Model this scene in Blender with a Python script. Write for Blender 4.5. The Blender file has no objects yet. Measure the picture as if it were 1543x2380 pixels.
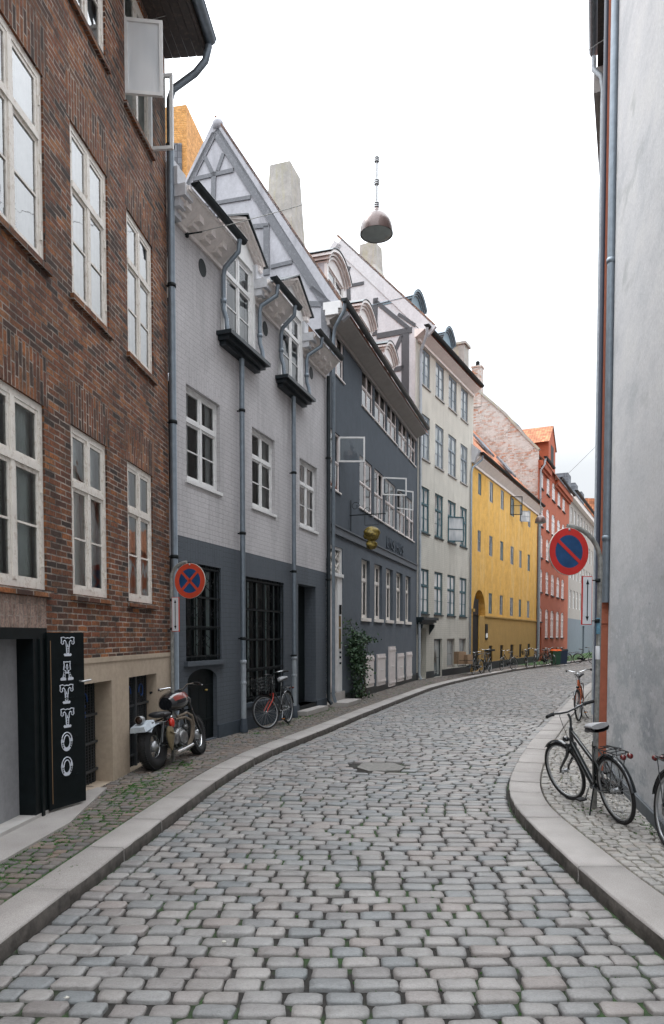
import bpy, math, random
from mathutils import Vector, Matrix
# ---------------------------------------------------------------- camera, sky, sun, exposure
S = bpy.context.scene
f_px, PY, PX, CZ = 1650.0, 1549.0, 771.5, 1.95
PITCH = math.atan(71/1650.0)
cam = bpy.data.cameras.new('camera'); camo = bpy.data.objects.new('camera', cam)
S.collection.objects.link(camo); S.camera = camo
cam.sensor_fit = 'VERTICAL'; cam.sensor_height = 36; cam.lens = f_px*36/2380
cam.shift_y = 359/2380.0; cam.clip_start = .05; cam.clip_end = 2000
camo.location = (0, 0, CZ); camo.rotation_euler = (math.pi/2 - PITCH, 0, 0)
W = bpy.data.worlds.new('World'); S.world = W; W.use_nodes = True
wn = W.node_tree.nodes; wl = W.node_tree.links; wn.clear()
SUN_EL, SUN_ROT = math.radians(58), math.radians(-70)
sky = wn.new('ShaderNodeTexSky'); sky.sky_type = 'NISHITA'; sky.sun_disc = False
sky.sun_elevation = SUN_EL; sky.sun_rotation = SUN_ROT
hs = wn.new('ShaderNodeHueSaturation'); hs.inputs['Saturation'].default_value = .12
tcw = wn.new('ShaderNodeTexCoord'); nzw = wn.new('ShaderNodeTexNoise')
nzw.inputs['Scale'].default_value = 2.2; nzw.inputs['Detail'].default_value = 5
crw = wn.new('ShaderNodeValToRGB')
crw.color_ramp.elements[0].position = .3; crw.color_ramp.elements[0].color = (13.4, 14.2, 15.2, 1)
crw.color_ramp.elements[1].position = .72; crw.color_ramp.elements[1].color = (18, 18.7, 19.4, 1)
mxw = wn.new('ShaderNodeMixRGB'); mxw.inputs[0].default_value = .85
bg = wn.new('ShaderNodeBackground'); bg.inputs['Strength'].default_value = .1
ow = wn.new('ShaderNodeOutputWorld')
wl.new(sky.outputs[0], hs.inputs['Color']); wl.new(tcw.outputs['Generated'], nzw.inputs['Vector'])
wl.new(nzw.outputs[0], crw.inputs[0]); wl.new(hs.outputs[0], mxw.inputs[1]); wl.new(crw.outputs[0], mxw.inputs[2])
sxw = wn.new('ShaderNodeSeparateXYZ'); zrw = wn.new('ShaderNodeValToRGB'); muw = wn.new('ShaderNodeMixRGB'); muw.blend_type = 'MULTIPLY'; muw.inputs[0].default_value = 1
ez = zrw.color_ramp.elements; ez[0].position = 0; ez[0].color = (.2, .2, .2, 1); ez[1].position = 1; ez[1].color = (1.5, 1.5, 1.5, 1)
for p_, v_ in ((.22, .27), (.42, .62), (.7, 1.25)): q_ = ez.new(p_); q_.color = (v_, v_, v_, 1)
wl.new(tcw.outputs['Generated'], sxw.inputs[0]); wl.new(sxw.outputs[2], zrw.inputs[0]); wl.new(mxw.outputs[0], muw.inputs[1]); wl.new(zrw.outputs[0], muw.inputs[2])
wl.new(muw.outputs[0], bg.inputs['Color']); wl.new(bg.outputs[0], ow.inputs[0])
sl = bpy.data.lights.new('sun', 'SUN'); sl.energy = .8; sl.angle = math.radians(25); sl.color = (1, .98, .95)
so = bpy.data.objects.new('sun', sl); S.collection.objects.link(so)
sd = Vector((math.sin(SUN_ROT)*math.cos(SUN_EL), math.cos(SUN_ROT)*math.cos(SUN_EL), math.sin(SUN_EL)))
so.rotation_euler = sd.to_track_quat('Z', 'Y').to_euler(); so.location = (0, 0, 40)
S.view_settings.view_transform = 'Standard'; S.view_settings.look = 'None'
S.view_settings.exposure = 1.17; S.view_settings.gamma = 1.0
S.render.engine = 'CYCLES'; S.cycles.max_bounces = 6; S.cycles.transparent_max_bounces = 12
S.cycles.glossy_bounces = 3; S.cycles.diffuse_bounces = 3
# ---------------------------------------------------------------- helpers
def ray(px, py):
    x = (px-PX)/f_px; y = -(py-PY)/f_px
    return (x, math.cos(PITCH)+y*math.sin(PITCH), -math.sin(PITCH)+y*math.cos(PITCH))
def G(px, py, z=.1):
    r = ray(px, py); t = (z-CZ)/r[2]
    return (r[0]*t, r[1]*t)
def atY(px, py, Y):
    r = ray(px, py); t = Y/r[1]
    return Vector((r[0]*t, Y, CZ+r[2]*t))
class Fac:                      # a vertical facade line: u along it, n out to the street, z up
    def __init__(s, x0, y0, x1, y1):
        s.x0, s.y0 = x0, y0; s.L = math.hypot(x1-x0, y1-y0)
        s.dx = (x1-x0)/s.L; s.dy = (y1-y0)/s.L; s.nx, s.ny = s.dy, -s.dx
    def w(s, u, z, n=0):
        return Vector((s.x0+s.dx*u+s.nx*n, s.y0+s.dy*u+s.ny*n, z))
    def hit(s, px, py, n=0):
        r = ray(px, py); ox = s.x0+s.nx*n; oy = s.y0+s.ny*n
        t = (ox*s.nx+oy*s.ny)/(r[0]*s.nx+r[1]*s.ny)
        X, Y, Z = r[0]*t, r[1]*t, CZ+r[2]*t
        return ((X-ox)*s.dx+(Y-oy)*s.dy, Z)
    def perp(s, u=0):           # gable wall line, u' running away from the street
        p = s.w(u, 0); q = s.w(u, 0, -1)
        return Fac(p.x, p.y, q.x, q.y)
class Idf:
    def w(s, x, z, y=0): return Vector((x, y, z))
C = S.collection
class MB:
    def __init__(s): s.v = []; s.f = []; s.uv = []; s.mi = []; s.sm = []
    def face(s, pts, uv=None, mi=0, sm=False):
        b = len(s.v); s.v += [tuple(p) for p in pts]; s.f.append(tuple(range(b, b+len(pts))))
        s.uv.append(uv or [(p[0]+p[1], p[2]) for p in pts]); s.mi.append(mi); s.sm.append(sm)
    def grid(s, rows, sm=True, mi=0, close=False, uv=None):
        b = len(s.v); n = len(rows[0])
        for r in rows: s.v += [tuple(p) for p in r]
        for i in range(len(rows)-1):
            for j in range(n if close else n-1):
                k = (j+1) % n
                s.f.append((b+i*n+j, b+i*n+k, b+(i+1)*n+k, b+(i+1)*n+j))
                if uv: s.uv.append([uv(i, j), uv(i, j+1), uv(i+1, j+1), uv(i+1, j)])
                else: s.uv.append([(j/n, i/9), ((j+1)/n, i/9), ((j+1)/n, (i+1)/9), (j/n, (i+1)/9)])
                s.mi.append(mi); s.sm.append(sm)
    def hexa(s, c, mi=0):       # 8 corners: bottom 4 ccw, top 4
        for q in ((3, 2, 1, 0), (4, 5, 6, 7), (0, 1, 5, 4), (1, 2, 6, 5), (2, 3, 7, 6), (3, 0, 4, 7)):
            p = [c[i] for i in q]
            s.face(p, [(v[0]*.7+v[1]*.7, v[2]) for v in p] if q[0] not in (3, 4) or q == (3, 0, 4, 7) else [(v[0], v[1]) for v in p], mi)
    def fb(s, F, u0, u1, z0, z1, n0, n1, mi=0):   # box in facade coordinates
        s.hexa([F.w(u0, z0, n1), F.w(u1, z0, n1), F.w(u1, z0, n0), F.w(u0, z0, n0),
                F.w(u0, z1, n1), F.w(u1, z1, n1), F.w(u1, z1, n0), F.w(u0, z1, n0)], mi)
    def bar(s, a, b, w, h=None, up=(0, 0, 1), mi=0):
        a = Vector(a); b = Vector(b); h = h or w; d = (b-a).normalized(); up = Vector(up)
        if abs(d.dot(up)) > .98: up = Vector((0, 1, 0))
        x = d.cross(up).normalized()*w/2; y = x.normalized().cross(d)*h/2
        s.hexa([a-x-y, a+x-y, b+x-y, b-x-y, a-x+y, a+x+y, b+x+y, b-x+y], mi)
    def tube(s, pts, r, seg=8, cap=True, mi=0):
        pts = [Vector(p) for p in pts]; n = len(pts); rr = r if isinstance(r, (list, tuple)) else [r]*n
        rows = []; prev = None
        for i, p in enumerate(pts):
            t = (pts[min(i+1, n-1)]-pts[max(i-1, 0)]).normalized()
            if prev is None:
                a = Vector((0, 0, 1)) if abs(t.z) < .9 else Vector((1, 0, 0))
                x = t.cross(a).normalized()
            else: x = (prev-t*prev.dot(t)).normalized()
            prev = x; y = t.cross(x)
            rows.append([p+(x*math.cos(k*2*math.pi/seg)+y*math.sin(k*2*math.pi/seg))*rr[i] for k in range(seg)])
        s.grid(rows, True, mi, True)
        if cap:
            s.face(rows[0][::-1], mi=mi); s.face(rows[-1], mi=mi)
    def lathe(s, c, prof, seg=20, axis='z', mi=0, sm=True):
        rows = []
        for r, h in prof:
            row = []
            for k in range(seg):
                a = k*2*math.pi/seg; x, y = r*math.cos(a), r*math.sin(a)
                d = {'z': (x, y, h), 'y': (x, h, y), 'x': (h, x, y)}[axis]
                row.append(Vector(c)+Vector(d))
            rows.append(row)
        s.grid(rows, sm, mi, True)
    def ball(s, c, r, seg=12, rings=8, sc=(1, 1, 1), mi=0, jit=0, rnd=None):
        rows = []
        for i in range(rings+1):
            t = math.pi*i/rings; row = []
            for k in range(seg):
                a = k*2*math.pi/seg; q = 1+(rnd.uniform(-jit, jit) if jit and 0 < i < rings else 0)
                row.append(Vector(c)+Vector((math.sin(t)*math.cos(a)*sc[0]*r*q, math.sin(t)*math.sin(a)*sc[1]*r*q, -math.cos(t)*sc[2]*r*q)))
            rows.append(row)
        s.grid(rows, True, mi, True)
    def prism(s, poly, off, mi=0):     # polygon (Vectors) extruded by vector off
        off = Vector(off); a = [Vector(p) for p in poly]; b = [p+off for p in a]
        s.face(a[::-1], mi=mi); s.face(b, mi=mi); n = len(a)
        for i in range(n): s.face([a[i], a[(i+1) % n], b[(i+1) % n], b[i]], mi=mi)
    def torus(s, c, R, r, ax='y', seg=36, sec=8, mi=0, a0=0, a1=2*math.pi, scw=1.0):
        full = abs(a1-a0-2*math.pi) < 1e-6; rows = []
        n = seg+1
        for i in range(n):
            a = a0+(a1-a0)*i/seg; row = []
            for k in range(sec):
                b = 2*math.pi*k/sec; q = R+r*math.cos(b); h = r*scw*math.sin(b)
                d = {'y': (q*math.cos(a), h, q*math.sin(a)), 'z': (q*math.cos(a), q*math.sin(a), h), 'x': (h, q*math.cos(a), q*math.sin(a))}[ax]
                row.append(Vector(c)+Vector(d))
            rows.append(row)
        s.grid(rows, True, mi, True)
    def xf(s, M):
        s.v = [tuple(M @ Vector(v)) for v in s.v]; return s
    def build(s, name, mats, parent=None, merge=False):
        me = bpy.data.meshes.new(name); base = Vector((0, 0, 0))
        if parent is not None:
            r = parent
            while r.parent: r = r.parent
            if not r.get('local'): base = Vector(r.location)
        me.from_pydata([(v[0]-base.x, v[1]-base.y, v[2]-base.z) for v in s.v], [], s.f)
        ul = me.uv_layers.new(name='UVMap')
        flat = [c for q in s.uv for uv in q for c in uv]
        ul.data.foreach_set('uv', flat)
        mats = mats if isinstance(mats, (list, tuple)) else [mats]
        for m in mats: me.materials.append(m)
        me.polygons.foreach_set('material_index', s.mi); me.polygons.foreach_set('use_smooth', s.sm)
        me.update()
        o = bpy.data.objects.new(name, me); C.objects.link(o)
        if parent is not None: o.parent = parent
        return o
def tag(o, label=None, cat=None, group=None, kind=None):
    if label: o['label'] = label
    if cat: o['category'] = cat
    if group: o['group'] = group
    if kind: o['kind'] = kind
    return o
def thing(name, loc, label, cat, group=None, rot=None, local=False):
    o = bpy.data.objects.new(name, None); C.objects.link(o); o.location = loc; o.empty_display_size = .3
    if rot: o.rotation_euler = rot
    if local: o['local'] = 1
    return tag(o, label, cat, group)
def copy_tree(o, parent=None):
    c = o.copy(); C.objects.link(c)
    if parent is not None: c.parent = parent
    for ch in list(o.children): copy_tree(ch, c)
    return c
def drop(o):
    for ch in list(o.children): drop(ch)
    bpy.data.objects.remove(o)
# ---------------------------------------------------------------- materials
class NT:
    def __init__(s, name):
        s.m = bpy.data.materials.new(name); s.m.use_nodes = True; s.t = s.m.node_tree; s.n = s.t.nodes; s.n.clear()
        s.out = s.n.new('ShaderNodeOutputMaterial'); s.b = s.n.new('ShaderNodeBsdfPrincipled'); s.l(s.b, s.out)
    def l(s, a, b, i=0, o=0):
        a = a.outputs[o] if hasattr(a, 'outputs') else a
        b = b.inputs[i] if hasattr(b, 'inputs') else b
        s.t.links.new(a, b)
    def add(s, t, **k):
        n = s.n.new('ShaderNode'+t)
        for a, v in k.items():
            if a[0] == '_': setattr(n, a[1:], v)
            else: n.inputs[a.replace('_', ' ')].default_value = v
        return n
    def noise(s, vec, scale, detail=4, rough=.6, stretch=None, dist=0):
        if stretch:
            mp = s.add('Mapping'); mp.inputs['Scale'].default_value = stretch; s.l(vec, mp); vec = mp
        n = s.add('TexNoise', Scale=scale, Detail=detail, Roughness=rough, Distortion=dist); s.l(vec, n); return n
    def ramp(s, fac, st):
        r = s.add('ValToRGB'); e = r.color_ramp.elements
        while len(e) > 1: e.remove(e[-1])
        e[0].position = st[0][0]; e[0].color = (*st[0][1], 1)
        for p, c in st[1:]:
            q = e.new(p); q.color = (*c, 1)
        s.l(fac, r); return r
    def mix(s, fac, a, b, mode='MIX'):
        m = s.add('MixRGB', _blend_type=mode)
        for i, x in enumerate((fac, a, b)):
            if isinstance(x, (int, float)): m.inputs[i].default_value = x if i == 0 else (x, x, x, 1)
            elif isinstance(x, tuple): m.inputs[i].default_value = (*x, 1)
            else: s.l(x, m, i)
        return m
    def bump(s, h, strength=.3, dist=.01, prev=None):
        b = s.add('Bump', Strength=strength, Distance=dist); s.l(h, b, 'Height')
        if prev: s.l(prev, b, 'Normal')
        s.l(b, s.b, 'Normal'); return b
def g3(v): return (v, v, v)
def sc3(c, k): return tuple(x*k for x in c)
def mplain(name, col, rough=.6, var=.12, scale=6, metal=0, bump=0, bscale=40, coat=0, spec=.5):
    t = NT(name); tc = t.add('TexCoord')
    nz = t.noise(tc.outputs['Object'], scale, 5)
    r = t.ramp(nz, [(.3, sc3(col, 1-var)), (.7, sc3(col, 1+var))]); t.l(r, t.b, 'Base Color')
    t.b.inputs['Roughness'].default_value = rough; t.b.inputs['Metallic'].default_value = metal
    t.b.inputs['Coat Weight'].default_value = coat; t.b.inputs['Specular IOR Level'].default_value = spec
    if bump:
        n2 = t.noise(tc.outputs['Object'], bscale, 4); t.bump(n2, bump, .004)
    return t.m
def mplaster(name, col, stain, var=.1, bump=.25, streak=.35, sscale=1.3, rough=.9, fine=45):
    t = NT(name); tc = t.add('TexCoord'); o = tc.outputs['Object']
    a = t.noise(o, 2.3, 6, .65); c = t.ramp(a, [(.3, sc3(col, 1-var)), (.7, sc3(col, 1+var))])
    st = t.noise(o, sscale, 7, .7, (1.6, 1.6, .28), .6); m = t.ramp(st, [(.48, g3(0)), (.72, g3(streak))])
    x = t.mix(m, c, stain); fn = t.noise(o, 14, 5, .7); f2 = t.ramp(fn, [(.35, g3(.9)), (.65, g3(1.06))])
    y = t.mix(1.0, x, f2, 'MULTIPLY'); t.l(y, t.b, 'Base Color'); t.b.inputs['Roughness'].default_value = rough
    n2 = t.noise(o, fine, 5, .7); n3 = t.noise(o, 4, 3); b = t.bump(n3, bump*.8, .02); t.bump(n2, bump, .005, b)
    return t.m
def mbrick(name, cols, mortar, bw=.24, rh=.067, ms=.006, dark=None, darkamt=.6, rough=.88, bump=.6, bias=0.0, rot=False, paint=False, mdist=.012):
    t = NT(name); uv = t.add('UVMap'); tc = t.add('TexCoord'); o = tc.outputs['Object']
    wob = t.noise(uv, 7, 3); off = t.add('VectorMath', _operation='MULTIPLY_ADD')
    t.l(wob, off, 0, 1); off.inputs[1].default_value = (.03, .02, 0) if not paint else (.02, .012, 0); t.l(uv, off, 2)
    br = t.add('TexBrick', Scale=1, Mortar_Size=ms, Mortar_Smooth=.35, Bias=bias, Brick_Width=bw, Row_Height=rh)
    br.inputs['Color1'].default_value = (0, 0, 0, 1); br.inputs['Color2'].default_value = (1, 1, 1, 1); br.inputs['Mortar'].default_value = (.5, .5, .5, 1)
    br.offset = .5; br.offset_frequency = 2
    t.l(off, br)
    if paint:
        base = t.ramp(t.noise(o, 1.7, 6, .6, (1, 1, .5)), [(.3, sc3(cols[0], .93)), (.7, sc3(cols[0], 1.06))])
        d = t.mix(br.outputs['Fac'], base, sc3(cols[0], .8))
        pk = t.ramp(t.noise(o, 60, 2), [(.38, sc3(mortar, 1)), (.44, g3(1))])
        x = t.mix(.35, d, t.mix(1, d, pk, 'MULTIPLY'))
        sk = t.ramp(t.noise(o, 1.5, 8, .75, (2.2, 2.2, .22), .7), [(.5, g3(1)), (.75, g3(.72))]); x = t.mix(1, x, sk, 'MULTIPLY')
        pt = t.ramp(t.noise(o, .9, 4, .5, None, .4), [(.55, g3(1)), (.57, g3(1.07))]); x = t.mix(1, x, pt, 'MULTIPLY')
        t.l(x, t.b, 'Base Color')
    else:
        n = len(cols); rp = t.ramp(br, [((i+.5)/n*.9, c) for i, c in enumerate(cols)])
        fn = t.noise(o, 38, 6, .75); rr = t.ramp(fn, [(.34, g3(.42)), (.6, g3(1.25))]); c1 = t.mix(.95, rp, rr, 'MULTIPLY')
        mo = t.ramp(t.noise(o, 2.2, 7, .7), [(.38, sc3(mortar, .22)), (.62, sc3(mortar, 1.15))])
        c2 = t.mix(br.outputs['Fac'], c1, mo)
        mot = t.ramp(t.noise(o, 5.5, 7, .75, None, .6), [(.4, g3(1.2)), (.5, g3(1.0)), (.64, g3(.62))]); c2 = t.mix(.9, c2, mot, 'MULTIPLY')
        if dark:
            dn = t.ramp(t.noise(o, 1.1, 7, .7, None, .8), [(.42, g3(0)), (.66, g3(darkamt))]); c2 = t.mix(dn, c2, dark)
        t.l(c2, t.b, 'Base Color')
    t.b.inputs['Roughness'].default_value = rough
    inv = t.add('Invert'); t.l(br.outputs['Fac'], inv, 1)
    n2 = t.noise(o, 50, 5, .7); b = t.bump(n2, bump*.6, .005); t.bump(inv, bump, mdist, b)
    return t.m
def mstone(name, rp, rough=.7, fine=60, bump=.35, wear=None):
    t = NT(name); ge = t.add('NewGeometry'); tc = t.add('TexCoord'); o = tc.outputs['Object']
    n = len(rp); c = t.ramp(ge.outputs['Random Per Island'], [(i/(n-1), x) for i, x in enumerate(rp)])
    sp = t.ramp(t.noise(o, fine, 5, .8), [(.32, g3(.72)), (.5, g3(1)), (.7, g3(1.16))]); x = t.mix(.8, c, sp, 'MULTIPLY')
    bl = t.ramp(t.noise(o, 3, 4), [(.35, g3(.86)), (.65, g3(1.1))]); x = t.mix(1, x, bl, 'MULTIPLY')
    t.l(x, t.b, 'Base Color'); t.b.inputs['Roughness'].default_value = rough
    n1 = t.noise(o, 22, 4); n2 = t.noise(o, 110, 3); b = t.bump(n1, bump, .012); t.bump(n2, bump, .004, b)
    return t.m
def mglass(name, tint=(.8, .84, .85), ior=1.75, wav=.06):
    t = NT(name); t.n.remove(t.b); fr = t.add('Fresnel', IOR=ior); tr = t.add('BsdfTransparent'); tr.inputs[0].default_value = (*tint, 1)
    gl = t.add('BsdfGlossy', Roughness=.015); tc = t.add('TexCoord'); nz = t.noise(tc.outputs['Object'], 2.2, 2)
    bp = t.add('Bump', Strength=wav, Distance=.05); t.l(nz, bp, 'Height'); t.l(bp, gl, 'Normal')
    mx = t.add('MixShader'); t.l(fr, mx, 0); t.l(tr, mx, 1); t.l(gl, mx, 2); t.l(mx, t.out); return t.m
def mpane(name, lo, hi, rough=.03, ior=1.9):
    t = NT(name); tc = t.add('TexCoord'); nz = t.noise(tc.outputs['Object'], 1.6, 2, .5, (1.5, 1.5, .5))
    t.l(t.ramp(nz, [(.4, lo), (.55, hi)]), t.b, 'Base Color'); t.b.inputs['Roughness'].default_value = rough; t.b.inputs['IOR'].default_value = ior
    nb = t.noise(tc.outputs['Object'], 3, 2); t.bump(nb, .08, .03); return t.m
def mtile(name, col, w=.22, h=.3):
    t = NT(name); uv = t.add('UVMap'); tc = t.add('TexCoord')
    br = t.add('TexBrick', Scale=1, Mortar_Size=.012, Mortar_Smooth=.6, Brick_Width=w, Row_Height=h); br.offset = 0
    br.inputs['Color1'].default_value = (0, 0, 0, 1); br.inputs['Color2'].default_value = (1, 1, 1, 1); t.l(uv, br)
    c = t.ramp(br, [(0, sc3(col, .6)), (.5, col), (1, sc3(col, 1.25))])
    m = t.mix(br.outputs['Fac'], c, sc3(col, .3)); st = t.ramp(t.noise(tc.outputs['Object'], 1.2, 6), [(.35, g3(.7)), (.65, g3(1.1))])
    t.l(t.mix(1, m, st, 'MULTIPLY'), t.b, 'Base Color'); t.b.inputs['Roughness'].default_value = .85
    wv = t.add('TexWave', Scale=math.pi*2/w/2/math.pi*1.0); wv.wave_profile = 'SIN'; t.l(uv, wv)
    b = t.bump(wv, .6, .03); inv = t.add('Invert'); t.l(br.outputs['Fac'], inv, 1); t.bump(inv, .5, .02, b); return t.m
def mwood(name, col, peel=None, amt=.3):
    t = NT(name); tc = t.add('TexCoord'); o = tc.outputs['Object']
    c = t.ramp(t.noise(o, 5, 5, .6), [(.3, sc3(col, .88)), (.7, sc3(col, 1.05))])
    if peel:
        m = t.ramp(t.noise(o, 16, 6, .75), [(.52, g3(0)), (.62, g3(amt))]); c = t.mix(m, c, peel)
    t.l(c, t.b, 'Base Color'); t.b.inputs['Roughness'].default_value = .55; t.bump(t.noise(o, 30, 4), .25, .004); return t.m
M = {}
M['brick'] = mbrick('red_brown_brick', [(.035, .021, .016), (.125, .04, .02), (.2, .062, .025), (.08, .033, .02), (.31, .105, .03), (.155, .055, .025), (.055, .033, .024), (.3, .12, .045), (.2, .066, .026)], (.36, .3, .25), ms=.009, dark=(.03, .018, .014), darkamt=.6)
M['brick_pale'] = mbrick('limewashed_brick', [(.3, .2, .16), (.36, .26, .21), (.28, .19, .15)], (.34, .29, .25), dark=(.2, .15, .13), darkamt=.4)
M['plinth'] = mplaster('beige_render', (.46, .37, .28), (.33, .25, .18), .06, .15, .4)
M['gray_up'] = mbrick('light_grey_painted_brick', [(.49, .47, .475)], (.35, .33, .35), bw=.25, rh=.085, ms=.006, paint=True, bump=.45, mdist=.012)
M['gray_low'] = mbrick('dark_grey_painted_brick', [(.085, .098, .115)], (.5, .5, .55), bw=.25, rh=.085, ms=.006, paint=True, bump=.45, mdist=.012)
M['gray_base'] = mplain('blue_grey_plinth', (.045, .058, .075), .7, .15, 5, bump=.2)
M['blue_up'] = mplaster('slate_blue_render', (.055, .068, .085), (.075, .09, .11), .12, .2, .5, 1.4)
M['blue_low'] = mplaster('slate_grey_render', (.085, .1, .12), (.125, .14, .16), .1, .2, .5, 1.6)
M['band'] = mplaster('grey_band', (.11, .12, .135), (.15, .16, .18), .1, .15, .3)
M['beige'] = mbrick('stone_grey_painted_brick', [(.5, .475, .42)], (.5, .48, .45), bw=.25, rh=.09, ms=.006, paint=True, bump=.3)
M['yellow'] = mplaster('ochre_yellow_render', (.6, .34, .07), (.66, .48, .22), .16, .15, .7, .8)
M['yellow_low'] = mplaster('dull_ochre_render', (.36, .22, .06), (.3, .19, .06), .1, .15, .4, .9)
M['red'] = mplaster('red_render', (.33, .08, .035), (.22, .055, .03), .1, .12, .5, .7)
M['fargray'] = mplaster('far_grey_render', (.3, .275, .25), (.24, .22, .21), .08, .1, .4)
M['farlow'] = mplaster('far_slate_render', (.14, .165, .19), (.1, .12, .14), .08, .1, .4)
M['orangewall'] = mplaster('terracotta_render', (.4, .13, .075), (.35, .11, .07), .1, .15, .4)
M['whitewall'] = mplaster('white_limewash', (.55, .55, .57), (.42, .42, .45), .08, .2, .5)
M['gablewash'] = mplaster('grey_limewash', (.43, .43, .46), (.24, .24, .26), .1, .3, .8, 1.1)
M['oldwash'] = mbrick('flaking_limewashed_brick', [(.5, .46, .43), (.44, .4, .37), (.36, .27, .22), (.5, .47, .45), (.4, .2, .13)], (.42, .39, .37), bw=.3, rh=.1, dark=(.5, .48, .46), darkamt=.9, bump=.5)
M['chim'] = mplaster('mossy_grey_render', (.33, .32, .3), (.36, .34, .18), .2, .5, .8, 1.5, fine=25)
M['timber'] = mwood('weathered_grey_timber', (.12, .125, .14), (.22, .22, .24), .6)
M['timber_dark'] = mwood('dark_timber', (.05, .052, .06), (.09, .09, .1), .4)
M['white'] = mwood('white_paint', (.72, .71, .7)); M['white_worn'] = mwood('flaking_cream_paint', (.74, .69, .63), (.42, .33, .26), .55)
M['pinkwhite'] = mwood('pale_pink_paint', (.7, .63, .61)); M['cream'] = mwood('cream_paint', (.74, .69, .64), (.4, .36, .33), .4)
M['cornice'] = mplaster('pinkish_white_plaster', (.76, .7, .67), (.66, .6, .57), .06, .12, .4)
M['brown_soffit'] = mwood('dark_brown_boards', (.035, .024, .02), (.1, .07, .05), .5)
M['taupe'] = mwood('taupe_paint', (.3, .275, .26), (.2, .18, .17), .3)
M['teal'] = mwood('dark_teal_paint', (.022, .085, .105)); M['tealdark'] = mwood('black_green_paint', (.012, .022, .026))
M['zinc'] = mplain('zinc', (.2, .235, .27), .45, .15, 9, .55, .1); M['zinc_pale'] = mplain('pale_zinc', (.33, .36, .39), .6, .15, 9, .2, .1)
M['gutter'] = mplain('black_gutter', (.018, .025, .03), .4, .3, 5, .3, .1)
M['black'] = mplain('black_paint', (.005, .008, .009), .5, .3, 8, spec=.15); M['iron'] = mplain('black_iron', (.008, .011, .012), .6, .3, 20, .0, spec=.25)
M['glass'] = mglass('window_glass', ior=1.6); M['interior'] = mplain('dim_room', (.035, .045, .05), .9); M['glass_hi'] = mglass('bright_old_glass', tint=(.95, .96, .96), ior=3.4, wav=.1)
M['pale_room'] = mplain('pale_room', (.6, .62, .6), .9)
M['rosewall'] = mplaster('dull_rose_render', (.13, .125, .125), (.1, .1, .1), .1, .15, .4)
M['curtain'] = mplain('pale_curtain', (.8, .8, .78), .9, .1, 8); M['pane_backing'] = mplain('pale_pane_backing', (.82, .86, .82), .8, .08, 3)
M['pane_far'] = mpane('far_window_glass', (.07, .085, .09), (.3, .32, .32)); M['pane_dark'] = mpane('dark_window_glass', (.01, .014, .017), (.03, .04, .045), ior=1.6)
M['pane_white'] = mpane('sky_white_window_glass', (.62, .64, .66), (.74, .75, .76), ior=1.8)  # sky reflection on the open sash painted into the pane colour
M['pane_curt'] = mpane('curtained_window_glass', (.38, .4, .42), (.6, .6, .6), ior=1.6)
M['tile'] = mtile('red_clay_tiles', (.36, .13, .07)); M['slate'] = mtile('grey_slate', (.16, .17, .19), .3, .25)
M['verge'] = mtile('brown_verge_tiles', (.27, .15, .1))
M['tile_orange'] = mtile('orange_clay_tiles', (.5, .19, .09))
M['soil'] = None
# ---------------------------------------------------------------- ground, road, pavements
import numpy as np
rng = np.random.default_rng(7); R = random.Random(5)
M['cobble'] = mstone('granite_setts', [(.26, .25, .238), (.29, .256, .238), (.22, .23, .232), (.27, .26, .25), (.32, .3, .285), (.2, .212, .216), (.25, .228, .216), (.28, .275, .268)], .46, 75, .6)
M['sett_left'] = mstone('mossy_setts', [(.15, .13, .115), (.19, .16, .14), (.13, .125, .12), (.2, .15, .12), (.16, .15, .14)], .8)
M['sett_right'] = mstone('pale_setts', [(.3, .285, .26), (.36, .34, .315), (.26, .25, .235), (.33, .3, .27)], .75)
def msoil(name, dark, green, amt, sc):
    t = NT(name); tc = t.add('TexCoord'); o = tc.outputs['Object']
    c = t.ramp(t.noise(o, 30, 4), [(.3, dark), (.7, sc3(dark, 1.8))])
    m = t.ramp(t.noise(o, sc, 6, .7), [(amt, g3(0)), (amt+.08, g3(.9))])
    t.l(t.mix(m, c, green), t.b, 'Base Color'); t.b.inputs['Roughness'].default_value = .95
    t.bump(t.noise(o, 60, 4), .8, .01); return t.m
M['joint'] = msoil('road_joint_soil', (.02, .018, .016), (.035, .075, .022), .5, 1.1)
M['joint_left'] = msoil('mossy_joint_soil', (.05, .043, .034), (.04, .11, .022), .38, 1.3)
M['joint_right'] = msoil('sandy_joint_soil', (.13, .115, .09), (.09, .1, .05), .5, 1.6)
M['kerb'] = mplain('kerb_granite', (.31, .275, .255), .75, .1, 3, bump=.35, bscale=120)
t = NT('kerb_granite_speckled'); tc = t.add('TexCoord'); o_ = tc.outputs['Object']
c_ = t.mix(1, t.ramp(t.noise(o_, 2.5, 5), [(.3, (.33, .305, .285)), (.7, (.42, .39, .37))]), t.ramp(t.noise(o_, 140, 3, .8), [(.35, g3(.7)), (.65, g3(1.2))]), 'MULTIPLY')
ge_ = t.add('NewGeometry'); sx = t.add('SeparateXYZ'); t.l(ge_.outputs['Normal'], sx)
c_ = t.mix(1, c_, t.ramp(ge_.outputs['Random Per Island'], [(0, g3(.9)), (1, g3(1.08))]), 'MULTIPLY')
t.l(c_, t.b, 'Base Color'); t.b.inputs['Roughness'].default_value = .75; t.bump(t.noise(o_, 90, 4), .35, .004); M['kerb'] = t.m
M['kerb_side'] = mplain('grimy_shaded_granite_face', (.1, .088, .078), .9, .45, 9, bump=1, bscale=35)  # kerb face: grime, plus shade put into the colour

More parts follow.
